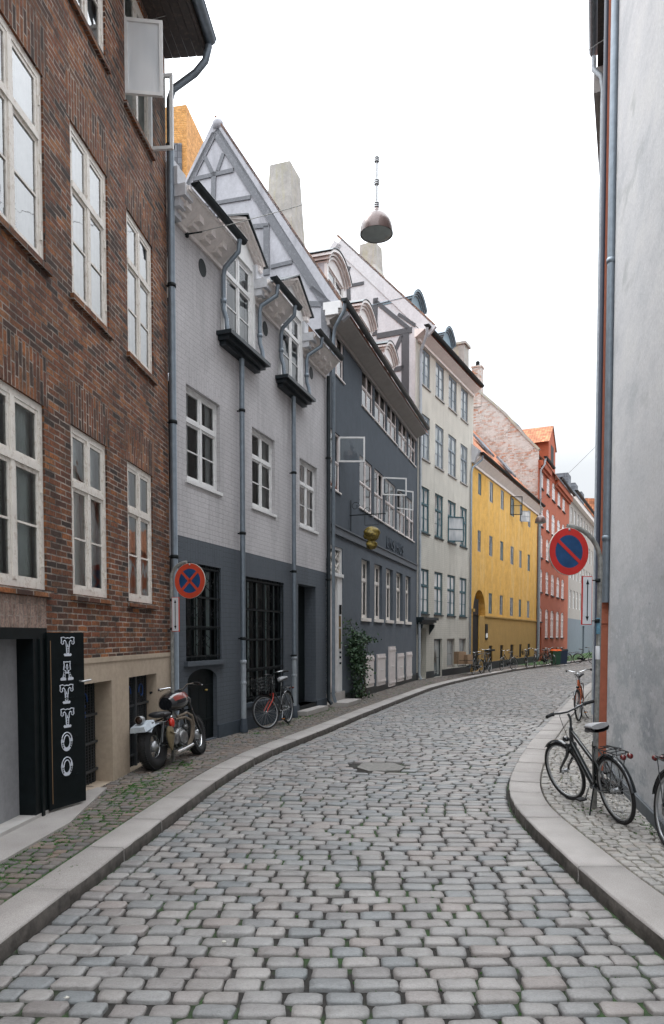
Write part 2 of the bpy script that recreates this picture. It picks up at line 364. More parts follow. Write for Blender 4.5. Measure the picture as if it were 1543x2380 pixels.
def poly_at(P, s):
    for i in range(len(P)-1):
        d = math.dist(P[i], P[i+1])
        if s <= d or i == len(P)-2: k = s/max(d, 1e-9) if d > 1e-9 else 0; return (P[i][0]+(P[i+1][0]-P[i][0])*k, P[i][1]+(P[i+1][1]-P[i][1])*k)
        s -= d
def smooth(P, it=2):
    for _ in range(it):
        Q = [P[0]]
        for a, b in zip(P, P[1:]): Q += [(a[0]*.75+b[0]*.25, a[1]*.75+b[1]*.25), (a[0]*.25+b[0]*.75, a[1]*.25+b[1]*.75)]
        P = Q+[P[-1]]
    return P
def plen(P): return sum(math.dist(a, b) for a, b in zip(P, P[1:]))
KL = [(-2.6, -3.5), (-2.3, .5), (-2.01, 4.23), (-1.79, 6.4), (-1.62, 7.91), (-1.49, 9.06), (-1.28, 10.32), (-.98, 11.6), (-.35, 13.45), (.83, 17.3), (2.24, 21.6), (3.72, 26.1), (5.84, 31), (8.03, 35.4), (10.5, 40.2), (14.6, 46.8), (19, 54), (26, 66), (36, 86)]
KR = [(2.3, -3.5), (2.2, .5), (2.04, 4.3), (1.98, 5.2), (1.97, 6.3), (1.97, 7.3), (2.04, 8.1), (2.33, 9.3), (3.2, 11.7), (3.8, 13.2), (5.7, 17.7), (8.41, 24.2), (11.6, 31), (15.6, 38), (20, 45), (25.5, 53), (33, 65), (43, 85)]
KLs, KRs = smooth(KL, 2), smooth(KR, 2)
def offset(P, d):          # shift sideways (+ = to the right of travel)
    Q = []
    for i, p in enumerate(P):
        a = P[max(i-1, 0)]; b = P[min(i+1, len(P)-1)]; l = math.dist(a, b)
        Q.append((p[0]+(b[1]-a[1])/l*d, p[1]-(b[0]-a[0])/l*d))
    return Q
# pairs of matching kerb points: arc positions
PAIR = [((-2.6, -3.5), (2.3, -3.5)), ((-2.2, 2.5), (2.12, 2.5)), ((-2.0, 4.3), (2.03, 4.3)), ((-1.79, 6.4), (1.97, 6.25)), ((-1.56, 8.5), (2.05, 8.1)), ((-1.28, 10.32), (2.4, 9.5)),
        ((-.98, 11.6), (2.9, 10.8)), ((-.35, 13.45), (3.6, 12.6)), ((.83, 17.3), (5.0, 16.05)), ((2.24, 21.6), (6.75, 20.2)), ((5.84, 31), (10.4, 28.6)), ((10.5, 40.2), (15.1, 37.2)), ((19, 54), (23.7, 50.4)), ((26, 66), (31, 62))]
def snap(P, q): # closest point on polyline
    best = None
    for a, b in zip(P, P[1:]):
        vx, vy = b[0]-a[0], b[1]-a[1]; k = max(0, min(1, ((q[0]-a[0])*vx+(q[1]-a[1])*vy)/(vx*vx+vy*vy)))
        x, y = a[0]+vx*k, a[1]+vy*k; d = math.hypot(x-q[0], y-q[1])
        if best is None or d < best[0]: best = (d, (x, y))
    return best[1]
class StoneMesh:
    def __init__(s): s.V = []; s.F = []; s.S = []; s.n = 0
    def stone(s, c, hi, z, depth, dome, det):
        # c: 4 corners (np 4x2) ccw, rounded outline through them
        cen = c.mean(0); N = 12 if det else 8; out = []
        for i in range(4):
            a, b, d = c[i-1], c[i], c[(i+1) % 4]
            la_, ld_ = np.linalg.norm(a-b), np.linalg.norm(d-b); ka = (.13 if la_ > ld_ else .26)*rng.uniform(.6, 1.3); kd = (.13 if ld_ > la_ else .26)*rng.uniform(.6, 1.3)
            p1 = b+(a-b)*ka; p2 = b+(d-b)*kd
            if det: out += [p1, b+((p1+p2)/2-b)*.55, p2]
            else: out += [p1, p2]
        out = np.array(out)
        if det: out += rng.normal(0, .0036, out.shape)
        tilt = rng.normal(0, .012, 2)
        def ring(k, zz):
            p = cen+(out-cen)*k; q = np.zeros((len(p), 3)); q[:, :2] = p
            q[:, 2] = z+zz+(p-cen)@tilt*(1 if zz > -.02 else 0)+(rng.normal(0, .0012, len(p)) if det and zz > -.02 else 0); return q
        rg = [ring(1.0, -depth), ring(.992, -.009), ring(.955, -.0015), ring(.7, dome*.6)] if det else [ring(1.0, -depth), ring(.95, -.004)]
        b = s.n
        for r in rg: s.V.append(r)
        L = len(rg)
        for i in range(L-1):
            for j in range(N):
                k = (j+1) % N; s.F.append((b+i*N+j, b+i*N+k, b+(i+1)*N+k, b+(i+1)*N+j))
        if det:
            s.V.append(np.array([[cen[0], cen[1], z+dome]])); m = b+L*N
            for j in range(N): s.F.append((b+(L-1)*N+j, b+(L-1)*N+(j+1) % N, m))
            s.n += L*N+1
        else:
            s.F.append(tuple(b+(L-1)*N+j for j in range(N))); s.n += L*N
    def build(s, name, mats, extra):
        V = np.concatenate(s.V); me = bpy.data.meshes.new(name); b = len(V)
        ev, ef = extra
        me.from_pydata([tuple(v) for v in V]+list(ev), [], s.F+[tuple(i+b for i in f) for f in ef])
        for m in mats: me.materials.append(m)
        n1 = len(s.F); me.polygons.foreach_set('material_index', [0]*n1+[1]*len(ef)); me.polygons.foreach_set('use_smooth', [True]*n1+[False]*len(ef))
        o = bpy.data.objects.new(name, me); C.objects.link(o); return o
def strip_base(A, B, z):
    n = 160; ev = []; ef = []
    la, lb = plen(A), plen(B)
    for i in range(n+1):
        a = poly_at(A, la*i/n); b = poly_at(B, lb*i/n); ev += [(a[0], a[1], z), (b[0], b[1], z)]
        if i: ef.append((2*i-2, 2*i-1, 2*i+1, 2*i))
    return ev, ef
# road
sm = StoneMesh(); MAN = (G(885, 1782, 0)); 
def rowpts(i0, k):
    (a, b), (c, d) = PAIR[i0], PAIR[i0+1]
    return np.array(snap(KLs, (a[0]+(c[0]-a[0])*k, a[1]+(c[1]-a[1])*k))), np.array(snap(KRs, (b[0]+(d[0]-b[0])*k, b[1]+(d[1]-b[1])*k)))
ROWS = []
for i0 in range(1, len(PAIR)-1):
    (a, b), (c, d) = PAIR[i0], PAIR[i0+1]
    n = max(1, round((math.dist(a, c)+math.dist(b, d))/2/.141))
    for j in range(n): ROWS.append(rowpts(i0, j/n))
ROWS.append(rowpts(len(PAIR)-2, 1))
for ri in range(len(ROWS)-1):
    L0, R0 = ROWS[ri]; L1, R1 = ROWS[ri+1]; w = np.linalg.norm(R0-L0); d0 = (R0-L0)/w
    far = (L0[1]+R0[1])/2 > 17
    x = .03+rng.uniform(0, .12); gap = .016; margin = .18
    # channel stones along each kerb run lengthwise
    arc = lambda t: -.045*math.sin(math.pi*t)*(1 if L0[1] < 10 else .4)
    pos = [.02, .02+margin]; q = pos[-1]; q += (.115 if ri % 2 else .235)+rng.normal(0, .02); pos.append(q)
    while q < w-.02-margin-.12:
        q += min(max(rng.normal(.232, .03), .16), .31); pos.append(min(q, w-.02-margin))
    pos += [w-.02]
    def P(q, k):
        t = q/w; a = L0+(R0-L0)*t; b = L1+(R1-L1)*t; p = a+(b-a)*k; return p+np.array([0, arc(t)])
    off = rng.uniform(0, .6)
    for i in range(len(pos)-1):
        a, b = pos[i], pos[i+1]
        if b-a < .06: continue
        g = rng.uniform(.004, .015); k0, k1 = rng.uniform(.05, .1), 1-rng.uniform(.05, .1)
        if rng.random() < .06: k0 += .07
        wob = rng.normal(0, .015, 4)
        c = np.array([P(a+g, k0+wob[0]), P(b-g, k0+wob[1]), P(b-g, k1+wob[2]), P(a+g, k1+wob[3])])
        cen = c.mean(0)
        if abs(cen[0]-MAN[0]) < .38 and abs(cen[1]-MAN[1]) < .42: continue
        sm.stone(c, 1, rng.normal(0, .0045)-.004, .05, rng.uniform(.002, .007) if not far else .004, not far)
ro = sm.build('road', [M['cobble'], M['joint']], strip_base(KLs, KRs, -.026)); tag(ro, kind='structure')
gm = MB(); gm.face([(-400, -400, -.12), (400, -400, -.12), (400, 400, -.12), (-400, 400, -.12)]); tag(gm.build('ground', mplain('ground_stone', (.2, .19, .18), .9)), kind='structure')
# kerbs: one slab after another along each edge
def kerb(P, side, w, i0=0):
    Q = smooth(P, 0); L = plen(Q); s = .5; m = MB(); rr = random.Random(3+side)
    inner = None
    while s < L-1:
        l = (rr.uniform(.8, 1.25) if side > 0 else (rr.uniform(1.5, 1.9) if s < 9.5 else rr.uniform(.5, .8))) if s < 22 else 1.6
        n = 8; a = []; b = []
        for i in range(n+1):
            t = s+.004+(l-.008)*i/n; p = poly_at(Q, t); q = poly_at(Q, min(t+.05, L)); o = poly_at(Q, max(t-.05, 0))
            dx, dy = q[0]-o[0], q[1]-o[1]; h = math.hypot(dx, dy); nx, ny = -dy/h*side, dx/h*side
            a.append((p, (p[0]+nx*w, p[1]+ny*w), (nx, ny)))
        z = .1+rr.uniform(-.003, .003); r = .012
        rows = []
        for p, q, nn in a:
            j = [rr.gauss(0, .0025) for _ in range(4)]
            pts = [(p[0]+nn[0]*-.0+j[0], p[1], -.1), (p[0]+nn[0]*.004+j[1], p[1]+nn[1]*.004, z-r*1.4), (p[0]+nn[0]*(.004+r*.5), p[1]+nn[1]*(.004+r*.5), z-r*.35), (p[0]+nn[0]*(r*1.6), p[1]+nn[1]*r*1.6, z),
                   (q[0]-nn[0]*r, q[1]-nn[1]*r, z), (q[0], q[1], z-r), (q[0], q[1], -.1)]
            rows.append(pts if side > 0 else pts)
        m.grid([x[1:] for x in rows] if side > 0 else [x[1:][::-1] for x in rows], True)
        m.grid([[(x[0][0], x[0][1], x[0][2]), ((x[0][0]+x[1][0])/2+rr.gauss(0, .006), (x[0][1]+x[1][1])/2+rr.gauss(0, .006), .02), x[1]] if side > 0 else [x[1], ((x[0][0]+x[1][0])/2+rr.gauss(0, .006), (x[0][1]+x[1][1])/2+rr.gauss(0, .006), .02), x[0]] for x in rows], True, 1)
        m.face(rows[0] if side < 0 else rows[0][::-1]); m.face(rows[-1][::-1] if side < 0 else rows[-1]); s += l
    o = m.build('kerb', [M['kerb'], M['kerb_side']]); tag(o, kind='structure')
    md = o.modifiers.new('w', 'WELD'); md.merge_threshold = .0005; return o
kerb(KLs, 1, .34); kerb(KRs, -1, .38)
# pavements of small setts between kerb and walls
WL = [(-3.95, -3.5), (-3.05, 6.5), (-2.56, 11.38), (-.157, 18.45), (3.5, 29.7), (7.22, 36.7), (14.9, 51.7), (21.8, 65.8), (33, 88)]
WR = [(3.0, -3.5), (3.06, 6.4), (3.6, 9.6), (5.65, 15), (12.0, 30), (24.9, 60), (36, 84)]
def pavement(name, K, Wd, side, mats, sw, sd, ymax, s0):
    sm = StoneMesh(); Q = offset(K, -side*(.355 if side > 0 else .39)); L = plen(Q); s = s0
    while s < L:
        p = np.array(poly_at(Q, s)); p2 = np.array(poly_at(Q, min(s+sd, L)))
        if p[1] > ymax: break
        wq = np.array(snap(Wd, tuple(p))); wq2 = np.array(snap(Wd, tuple(p2))); w = np.linalg.norm(wq-p)
        if w > .1:
            x = 0
            while x < w+.1:
                l = rng.uniform(.75, 1.3)*sw; a, b = x/w, (x+l)/w; g = .05*sw/w*1.2
                k0, k1 = (rng.uniform(.05, .14), 1-rng.uniform(.05, .14)) if side > 0 else (rng.uniform(.03, .1), 1-rng.uniform(.03, .1))
                pt = lambda t, k: (p+(wq-p)*t)*(1-k)+(p2+(wq2-p2)*t)*k
                c = np.array([pt(a+g, k0), pt(b-g, k0+rng.normal(0, .04)), pt(b-g, k1+rng.normal(0, .04)), pt(a+g, k1)])
                if side > 0: c = c[::-1]
                sm.stone(c, 1, .1+rng.normal(0, .003)-.004, .03, .003, p[1] < 13)
                x += l
        s += sd
    ev, ef = strip_base(Q, [snap(Wd, q) for q in Q], .082)
    # base a little under the walls too
    o = sm.build(name, mats, (ev, [f[::-1] for f in ef] if side > 0 else ef)); return tag(o, kind='structure')
pavement('pavement', KLs, WL, 1, [M['sett_left'], M['joint_left']], .13, .105, 45, 5.5)
pavement('pavement', KRs, WR, -1, [M['sett_right'], M['joint_right']], .11, .085, 26, 6.5)
bm = MB()
for P_, Wd, sd_ in ((offset(KLs, -.3), WL, 0), (offset(KRs, .3), WR, 1)):
    pass
# grass tufts and moss in the joints (uncountable)
def blades(name, spots, hmin, hmax, mat, per):
    rr = random.Random(11); m = MB()
    for (x, y, z, r) in spots:
        for _ in range(per):
            a = rr.uniform(0, 6.28); d = r*math.sqrt(rr.random()); px, py = x+d*math.cos(a), y+d*math.sin(a)
            h = rr.uniform(hmin, hmax); b = rr.uniform(0, 6.28); w = rr.uniform(.002, .005); ln = rr.uniform(.2, .9)*h
            ux, uy = math.cos(b)*w, math.sin(b)*w; lx, ly = math.cos(b+1.5)*ln, math.sin(b+1.5)*ln
            m.face([(px-ux, py-uy, z), (px+ux, py+uy, z), (px+lx*.5+ux*.6, py+ly*.5+uy*.6, z+h*.7), (px+lx*.5-ux*.6, py+ly*.5-uy*.6, z+h*.7)])
            m.face([(px+lx*.5-ux*.6, py+ly*.5-uy*.6, z+h*.7), (px+lx*.5+ux*.6, py+ly*.5+uy*.6, z+h*.7), (px+lx, py+ly, z+h*.8)])
    o = m.build(name, mat); return tag(o, 'short green grass and moss growing between the stones', 'grass', kind='stuff')
M['grass'] = mplain('joint_grass', (.05, .15, .025), .8, .45, 12)
rr = random.Random(21); sp = []
def pick(n, poly, z, clump, rmin, rmax):
    for _ in range(n):
        cx, cy = poly(); k = rr.randint(1, clump)
        for _ in range(k): sp.append((cx+rr.gauss(0, .09), cy+rr.gauss(0, .09), z, rr.uniform(rmin, rmax)))
pick(110, lambda: (lambda y: (-1.5+rr.betavariate(2.2, 2.2)*3.6, y))(rr.uniform(3.3, 8.5)), -.024, 5, .008, .018)
road_sp = sp; sp = []
pick(330, lambda: (lambda y: ((-3.67+.096*y)+.35+abs(rr.gauss(0, .22)), y))(rr.uniform(5.2, 10.6)), .086, 6, .01, .03)
pick(60, lambda: (lambda y: (-2.35+.02*y*1.2+rr.gauss(0, .05), y))(rr.uniform(5, 9)), .086, 3, .01, .02)
pick(150, lambda: (lambda k: (-2.35+k*2.2+.12+abs(rr.gauss(0, .16)), 11.5+k*6.9))(rr.random()), .086, 5, .01, .025)
pick(60, lambda: (rr.uniform(-2.6, -2.25), rr.uniform(8.0, 8.9)), .086, 7, .03, .06)
pick(50, lambda: (lambda k: (.3+k*6.8+abs(rr.gauss(0, .15)), 18.9+k*18))(rr.random()), .086, 4, .02, .05)
pick(5, lambda: (8.9+rr.gauss(0, .3), 37.4+rr.gauss(0, .4)), .09, 4, .03, .07)
pick(4, lambda: (14.0+rr.gauss(0, .3), 44.4+rr.gauss(0, .3)), .09, 4, .03, .07)
left_sp = sp; sp = []
pick(26, lambda: (lambda y: (3.24+.2*(y-7.2)-.03-abs(rr.gauss(0, .05)), y))(rr.uniform(6.2, 7.4)), .086, 5, .01, .03)
pick(14, lambda: (2.8+rr.gauss(0, .1), 7.5+rr.gauss(0, .1)), .086, 2, .006, .012)
blades('grass', road_sp, .004, .014, M['grass'], 18); blades('grass', left_sp, .006, .02, M['grass'], 18); blades('grass', sp, .008, .03, M['grass'], 12)
# manhole cover
m = MB(); mx, my = MAN; cc = [(mx-.36, my-.05), (mx-.2, my-.33), (mx+.25, my-.3), (mx+.37, my), (mx+.2, my+.33), (mx-.25, my+.34)]
m.prism([Vector((x, y, -.03)) for x, y in cc], (0, 0, .032)); mo = m.build('manhole_cover', mplain('worn_cover_stone', (.2, .19, .175), .7, .3, 14, bump=.6, bscale=45)); tag(mo, 'worn six sided stone and iron cover set flush in the cobbled road', 'manhole cover')
mo.modifiers.new('b', 'BEVEL').width = .008
# ---------------------------------------------------------------- building kit
def wall(F, root, name, u0, u1, z0, z1, holes, mats, regions=(), rv=.14, room=.9, rmat='interior'):
    us = sorted({u0, u1, *[v for h in holes for v in h[:2]], *[v for h in regions for v in h[:2]]}); us = [u for u in us if u0 <= u <= u1]
    zs = sorted({z0, z1, *[v for h in holes for v in h[2:4]], *[v for h in regions for v in h[2:4]]}); zs = [z for z in zs if z0 <= z <= z1]
    m = MB()
    for a, b in zip(us, us[1:]):
        for c, d in zip(zs, zs[1:]):
            cu, cz = (a+b)/2, (c+d)/2
            if any(h[0] < cu < h[1] and h[2] < cz < h[3] for h in holes): continue
            mi = 0; rot = False
            for r in regions:
                if r[0] < cu < r[1] and r[2] < cz < r[3]: mi = r[4]; rot = len(r) > 5 and r[5]
            uvf = (lambda u, z: (z, u)) if rot else (lambda u, z: (u, z))
            m.face([F.w(a, c), F.w(b, c), F.w(b, d), F.w(a, d)], [uvf(a, c), uvf(b, c), uvf(b, d), uvf(a, d)], mi)
    ri = len(mats)
    for h in holes:
        a, b, c, d = h[:4]; dep = h[4] if len(h) > 4 and h[4] else rv; mi = 0
        for r in regions:
            if r[0] <= a+.01 and b-.01 <= r[1] and r[2] <= c+.01 and d-.01 <= r[3]: mi = r[4]
        q = lambda u, z, n: F.w(u, z, n)
        m.face([q(a, c, 0), q(a, c, -dep), q(b, c, -dep), q(b, c, 0)], [(a, 0), (a, dep), (b, dep), (b, 0)], mi)
        m.face([q(a, d, 0), q(b, d, 0), q(b, d, -dep), q(a, d, -dep)], [(a, 0), (b, 0), (b, dep), (a, dep)], mi)
        m.face([q(a, c, 0), q(a, d, 0), q(a, d, -dep), q(a, c, -dep)], [(0, c), (0, d), (dep, d), (dep, c)], mi)
        m.face([q(b, c, 0), q(b, c, -dep), q(b, d, -dep), q(b, d, 0)], [(0, c), (dep, c), (dep, d), (0, d)], mi)
        if room and not (len(h) > 5 and h[5] == 'solid'):
            A, B, Cz, D = a-.05, b+.05, c-.05, d+.05; e, g = -dep-.001, -dep-room
            P = [q(A, Cz, e), q(B, Cz, e), q(B, Cz, g), q(A, Cz, g), q(A, D, e), q(B, D, e), q(B, D, g), q(A, D, g)]
            for f in ((0, 1, 2, 3), (7, 6, 5, 4), (1, 5, 6, 2), (0, 3, 7, 4), (3, 2, 6, 7)): m.face([P[i] for i in f], mi=ri)
    return m.build(name, list(mats)+[M[rmat]], root)
def spandrel(m, F, a, b, zs, zt, n, seg=10, mi=0, elev=None):
    # fills the corners above an arch that springs at zs and peaks at zt
    c = (a+b)/2; hw = (b-a)/2
    pt = [(c-hw*math.cos(math.pi*i/seg), zs+(zt-zs)*math.sin(math.pi*i/seg)) for i in range(seg+1)]
    for i in range(seg):
        (x0, y0), (x1, y1) = pt[i], pt[i+1]
        m.face([F.w(x0, y0, n), F.w(x1, y1, n), F.w(x1, zt+.001, n), F.w(x0, zt+.001, n)], [(x0, y0), (x1, y1), (x1, zt), (x0, zt)], mi)
    return pt
def window(F, root, a, b, c, d, fm, rec=.08, fw=.05, cols=2, tr=.34, bars=1, vb=0, glass=None, sill=None, curt=0, sash=.035, arch=0, name='window', hinge=True, dep=.05, label=None, openl=()):
    m = MB(); n1, n0 = -rec, -rec-dep; e = .012
    m.fb(F, a-e, a+fw, c-e, d+e, n0, n1); m.fb(F, b-fw, b+e, c-e, d+e, n0, n1)
    m.fb(F, a+fw, b-fw, c-e, c+fw, n0, n1-.002); m.fb(F, a+fw, b-fw, d-fw, d+e, n0, n1-.002)
    ia, ib, ic, id_ = a+fw, b-fw, c+fw, d-fw; W_ = (ib-ia); mu = fw*.9 if cols > 1 else 0
    us = [(ia+(W_+mu)/cols*i, ia+(W_+mu)/cols*(i+1)-mu) for i in range(cols)]
    for i in range(cols-1): m.fb(F, us[i][1], us[i+1][0], ic, id_, n0, n1+.006)
    zs = [(ic, id_)]
    if tr:
        zt = id_-(id_-ic)*tr; m.fb(F, ia, ib, zt-mu/2, zt+mu/2, n0, n1+.012); zs = [(ic, zt-mu/2), (zt+mu/2, id_)]
    pn = MB(); gn = n1-.022
    for ci, (x0, x1) in enumerate(us):
        for k, (y0, y1) in enumerate(zs):
            if (ci, k) in openl: continue
            s = sash; q1 = n1-.008
            m.fb(F, x0, x0+s, y0, y1, n0+.004, q1); m.fb(F, x1-s, x1, y0, y1, n0+.004, q1)
            m.fb(F, x0+s, x1-s, y0, y0+s, n0+.004, q1-.002); m.fb(F, x0+s, x1-s, y1-s, y1, n0+.004, q1-.002)
            nb = bars if k == 0 else 0
            if isinstance(bars, tuple): nb = bars[k]
            for i in range(nb):
                zz = y0+(y1-y0)*(i+1)/(nb+1); m.fb(F, x0+s, x1-s, zz-.011, zz+.011, gn-.01, gn+.014)
            for i in range(vb):
                xx = x0+(x1-x0)*(i+1)/(vb+1); m.fb(F, xx-.01, xx+.01, y0+s, y1-s, gn-.01, gn+.014)
            for (g0, g1) in ((x0+s-.004, x1-s+.004),):
                pn.face([F.w(g0, y0+s-.004, gn), F.w(g1, y0+s-.004, gn), F.w(g1, y1-s+.004, gn), F.w(g0, y1-s+.004, gn)])
    if hinge and fw > .045:
        for zz in (c+.15*(d-c), c+.55*(d-c), c+.85*(d-c)):
            for xx in (a+fw*.7, b-fw*.7): m.fb(F, xx-.012, xx+.012, zz-.045, zz+.045, n1, n1+.014)
    o = m.build(name, fm, root)
    if label: o['label'] = label
    pn.build('pane', glass or M['glass'], o)
    if sill:
        s = MB(); sm_, dz, pr = sill; s.fb(F, a-.05, b+.05, c-dz, c+.004, -rec-.02, pr); s.build('sill', sm_, o)
    if curt == 4:  # pale sheet added behind part of each lower pane to whiten it
        k = MB()
        for (x0, x1) in us: xa = x0+(x1-x0)*.42; k.grid([[F.w(xa+(x1+.03-xa)*i/12, zz, n0-.06+.006*math.sin(i*2.2+a)) for i in range(13)] for zz in (c, d)], True)
        k.build('curtain', M['pane_backing'], o)
    elif curt == 3:
        k = MB(); k.grid([[F.w(a+.02+(b-a-.04)*i/30, zz, n0-.05+.012*math.sin(i*1.7+a)) for i in range(31)] for zz in (c, d)], True); k.build('curtain', M['curtain'], o)  # full white curtain added to stand in for sky reflected in the glass
    elif curt:
        k = MB(); rr = random.Random(int(a*100+c*37)); cn = n0-.06
        for side in (0, 1):
            w = (b-a)*rr.uniform(.16, .3)*(1 if curt < 2 else 1.9); x0 = a+.02 if side == 0 else b-.02-w; rows = []
            n = 14; top = [F.w(x0+w*i/n, d, cn+.02*math.sin(i*2.1+a)) for i in range(n+1)]
            bot = [F.w(x0+w*i/n, c, cn+.02*math.sin(i*2.1+a+.4)) for i in range(n+1)]
            k.grid([bot, top], True)
        k.build('curtain', M['curtain'], o)
    return (a, b, c, d)
def casement(F, root, u, z0, z1, w, ang, fm, out=1, n=0.0, bars=0, glass=None, name='open_casement', t=.04):
    # a sash swung outwards about a vertical hinge at u; ang 90 = square to the wall; out=+1 swings towards +u
    m = MB(); pn = MB(); a = math.radians(ang); ux, nx = math.cos(a)*out, math.sin(a)
    def q(s, z, o=0): return F.w(u+ux*s-nx*o*out*.5, z, n+nx*s+abs(ux)*o*.5)
    def bx(s0, s1, y0, y1): m.hexa([q(s0, y0, t), q(s1, y0, t), q(s1, y0, -t), q(s0, y0, -t), q(s0, y1, t), q(s1, y1, t), q(s1, y1, -t), q(s0, y1, -t)])
    s = .045; bx(0, s, z0, z1); bx(w-s, w, z0, z1); bx(s, w-s, z0, z0+s); bx(s, w-s, z1-s, z1)
    for i in range(bars):
        zz = z0+(z1-z0)*(i+1)/(bars+1); bx(s, w-s, zz-.011, zz+.011)
    pn.face([q(s, z0+s), q(w-s, z0+s), q(w-s, z1-s), q(s, z1-s)])
    o = m.build(name, fm, root); pn.build('pane', glass or M['glass'], o); return o
def pipe(F, root, u, z0, z1, r, mat, n=None, clamps=(), name='downpipe', shoe=True, pts=None, F2=None):
    m = MB(); n = n if n is not None else r+.05
    P = [F.w(u, z0, n), F.w(u, z1, n)]
    if pts: P = P+[F.w(*p) for p in pts]
    if shoe: P = [F.w(u, z0-.12, n+.09), F.w(u, z0-.03, n+.015)]+P
    m.tube(P, r, 10)
    o = m.build(name, mat, root)
    for z in clamps: k = MB(); k.lathe(F.w(u, z, n), [(r*1.02, -.03), (r*1.25, -.025), (r*1.25, .025), (r*1.02, .03)], 12); k.fb(F, u-.01, u+.01, z-.01, z+.01, 0, n); k.build('clamp', M['iron'], o)
    return o
def gutter(F, root, u0, u1, z, n, r=.075, mat=None, name='gutter', drop_=0):
    m = MB(); rows = []
    for u in [u0+(u1-u0)*i/8 for i in range(9)]:
        rows.append([F.w(u, z+.5*r-r*math.sin(k*math.pi/8), n-r*math.cos(k*math.pi/8)) for k in range(9)]+[F.w(u, z+.5*r-(r-.008)*math.sin(k*math.pi/8), n-(r-.008)*math.cos(k*math.pi/8)) for k in range(8, -1, -1)])
    m.grid(rows, True, 0, True)
    for i in (0, -1):
        row = rows[i][:9]; m.face(row if i == 0 else row[::-1])
        m.face(row[::-1] if i == 0 else row)
    m.tube([rows[0][8]+Vector((0, 0, 0)), rows[-1][8]], .012, 6)
    return m.build(name, mat or M['gutter'], root)
def roofq(F, root, u0, u1, z0, v0, v1, z1, mat, name='roof', th=.06, uvs=1.0):
    m = MB(); h = math.hypot(v1-v0, z1-z0); P = [F.w(u0, z0, -v0), F.w(u1, z0, -v0), F.w(u1, z1, -v1), F.w(u0, z1, -v1)]
    m.face(P, [(u0, 0), (u1, 0), (u1, h), (u0, h)]); Q = [p-Vector((0, 0, th)) for p in P]
    m.face(Q[::-1]); 
    for i in range(4): m.face([Q[i], Q[(i+1) % 4], P[(i+1) % 4], P[i]])
    # far slope down again
    P = [F.w(u0, z1, -v1), F.w(u1, z1, -v1), F.w(u1, z0, -2*v1+v0), F.w(u0, z0, -2*v1+v0)]
    m.face(P, [(u0, h), (u1, h), (u1, 0), (u0, 0)])
    return m.build(name, mat, root)
def chimney(root, F, u0, u1, v0, v1, z0, z1, mat, taper=.8, cap=.0, pots=0, shoulder=None):
    m = MB(); 
    def rect(k, z, j=0):
        cu, cv = (u0+u1)/2, (v0+v1)/2; a, b = (u1-u0)/2*k, (v1-v0)/2*k
        return [F.w(cu-a, z, -(cv-b)), F.w(cu+a, z, -(cv-b)), F.w(cu+a, z, -(cv+b)), F.w(cu-a, z, -(cv+b))]
    lv = [(1, z0)]+([(1, shoulder[0]), (shoulder[1], shoulder[2])] if shoulder else [])+[(taper, z1)]
    if cap: lv += [(taper*1.15, z1), (taper*1.15, z1+cap)]
    R_ = [rect(k, z) for k, z in lv]
    for A, B in zip(R_, R_[1:]):
        for i in range(4):
            j = (i+1) % 4; w = (A[j]-A[i]).length; off = i*1.3
            m.face([A[i], A[j], B[j], B[i]], [(off, A[i].z), (off+w, A[i].z), (off+w, B[i].z), (off, B[i].z)])
    m.face(R_[-1]); o = m.build('chimney', mat, root)
    if pots:
        p = MB(); c = sum(R_[-1], Vector())/4; p.lathe(c, [(.16, 0), (.14, .3), (.16, .32), (.1, .42), (.02, .46)], 10); p.build('chimney_pot', M['iron'], o)
    return o
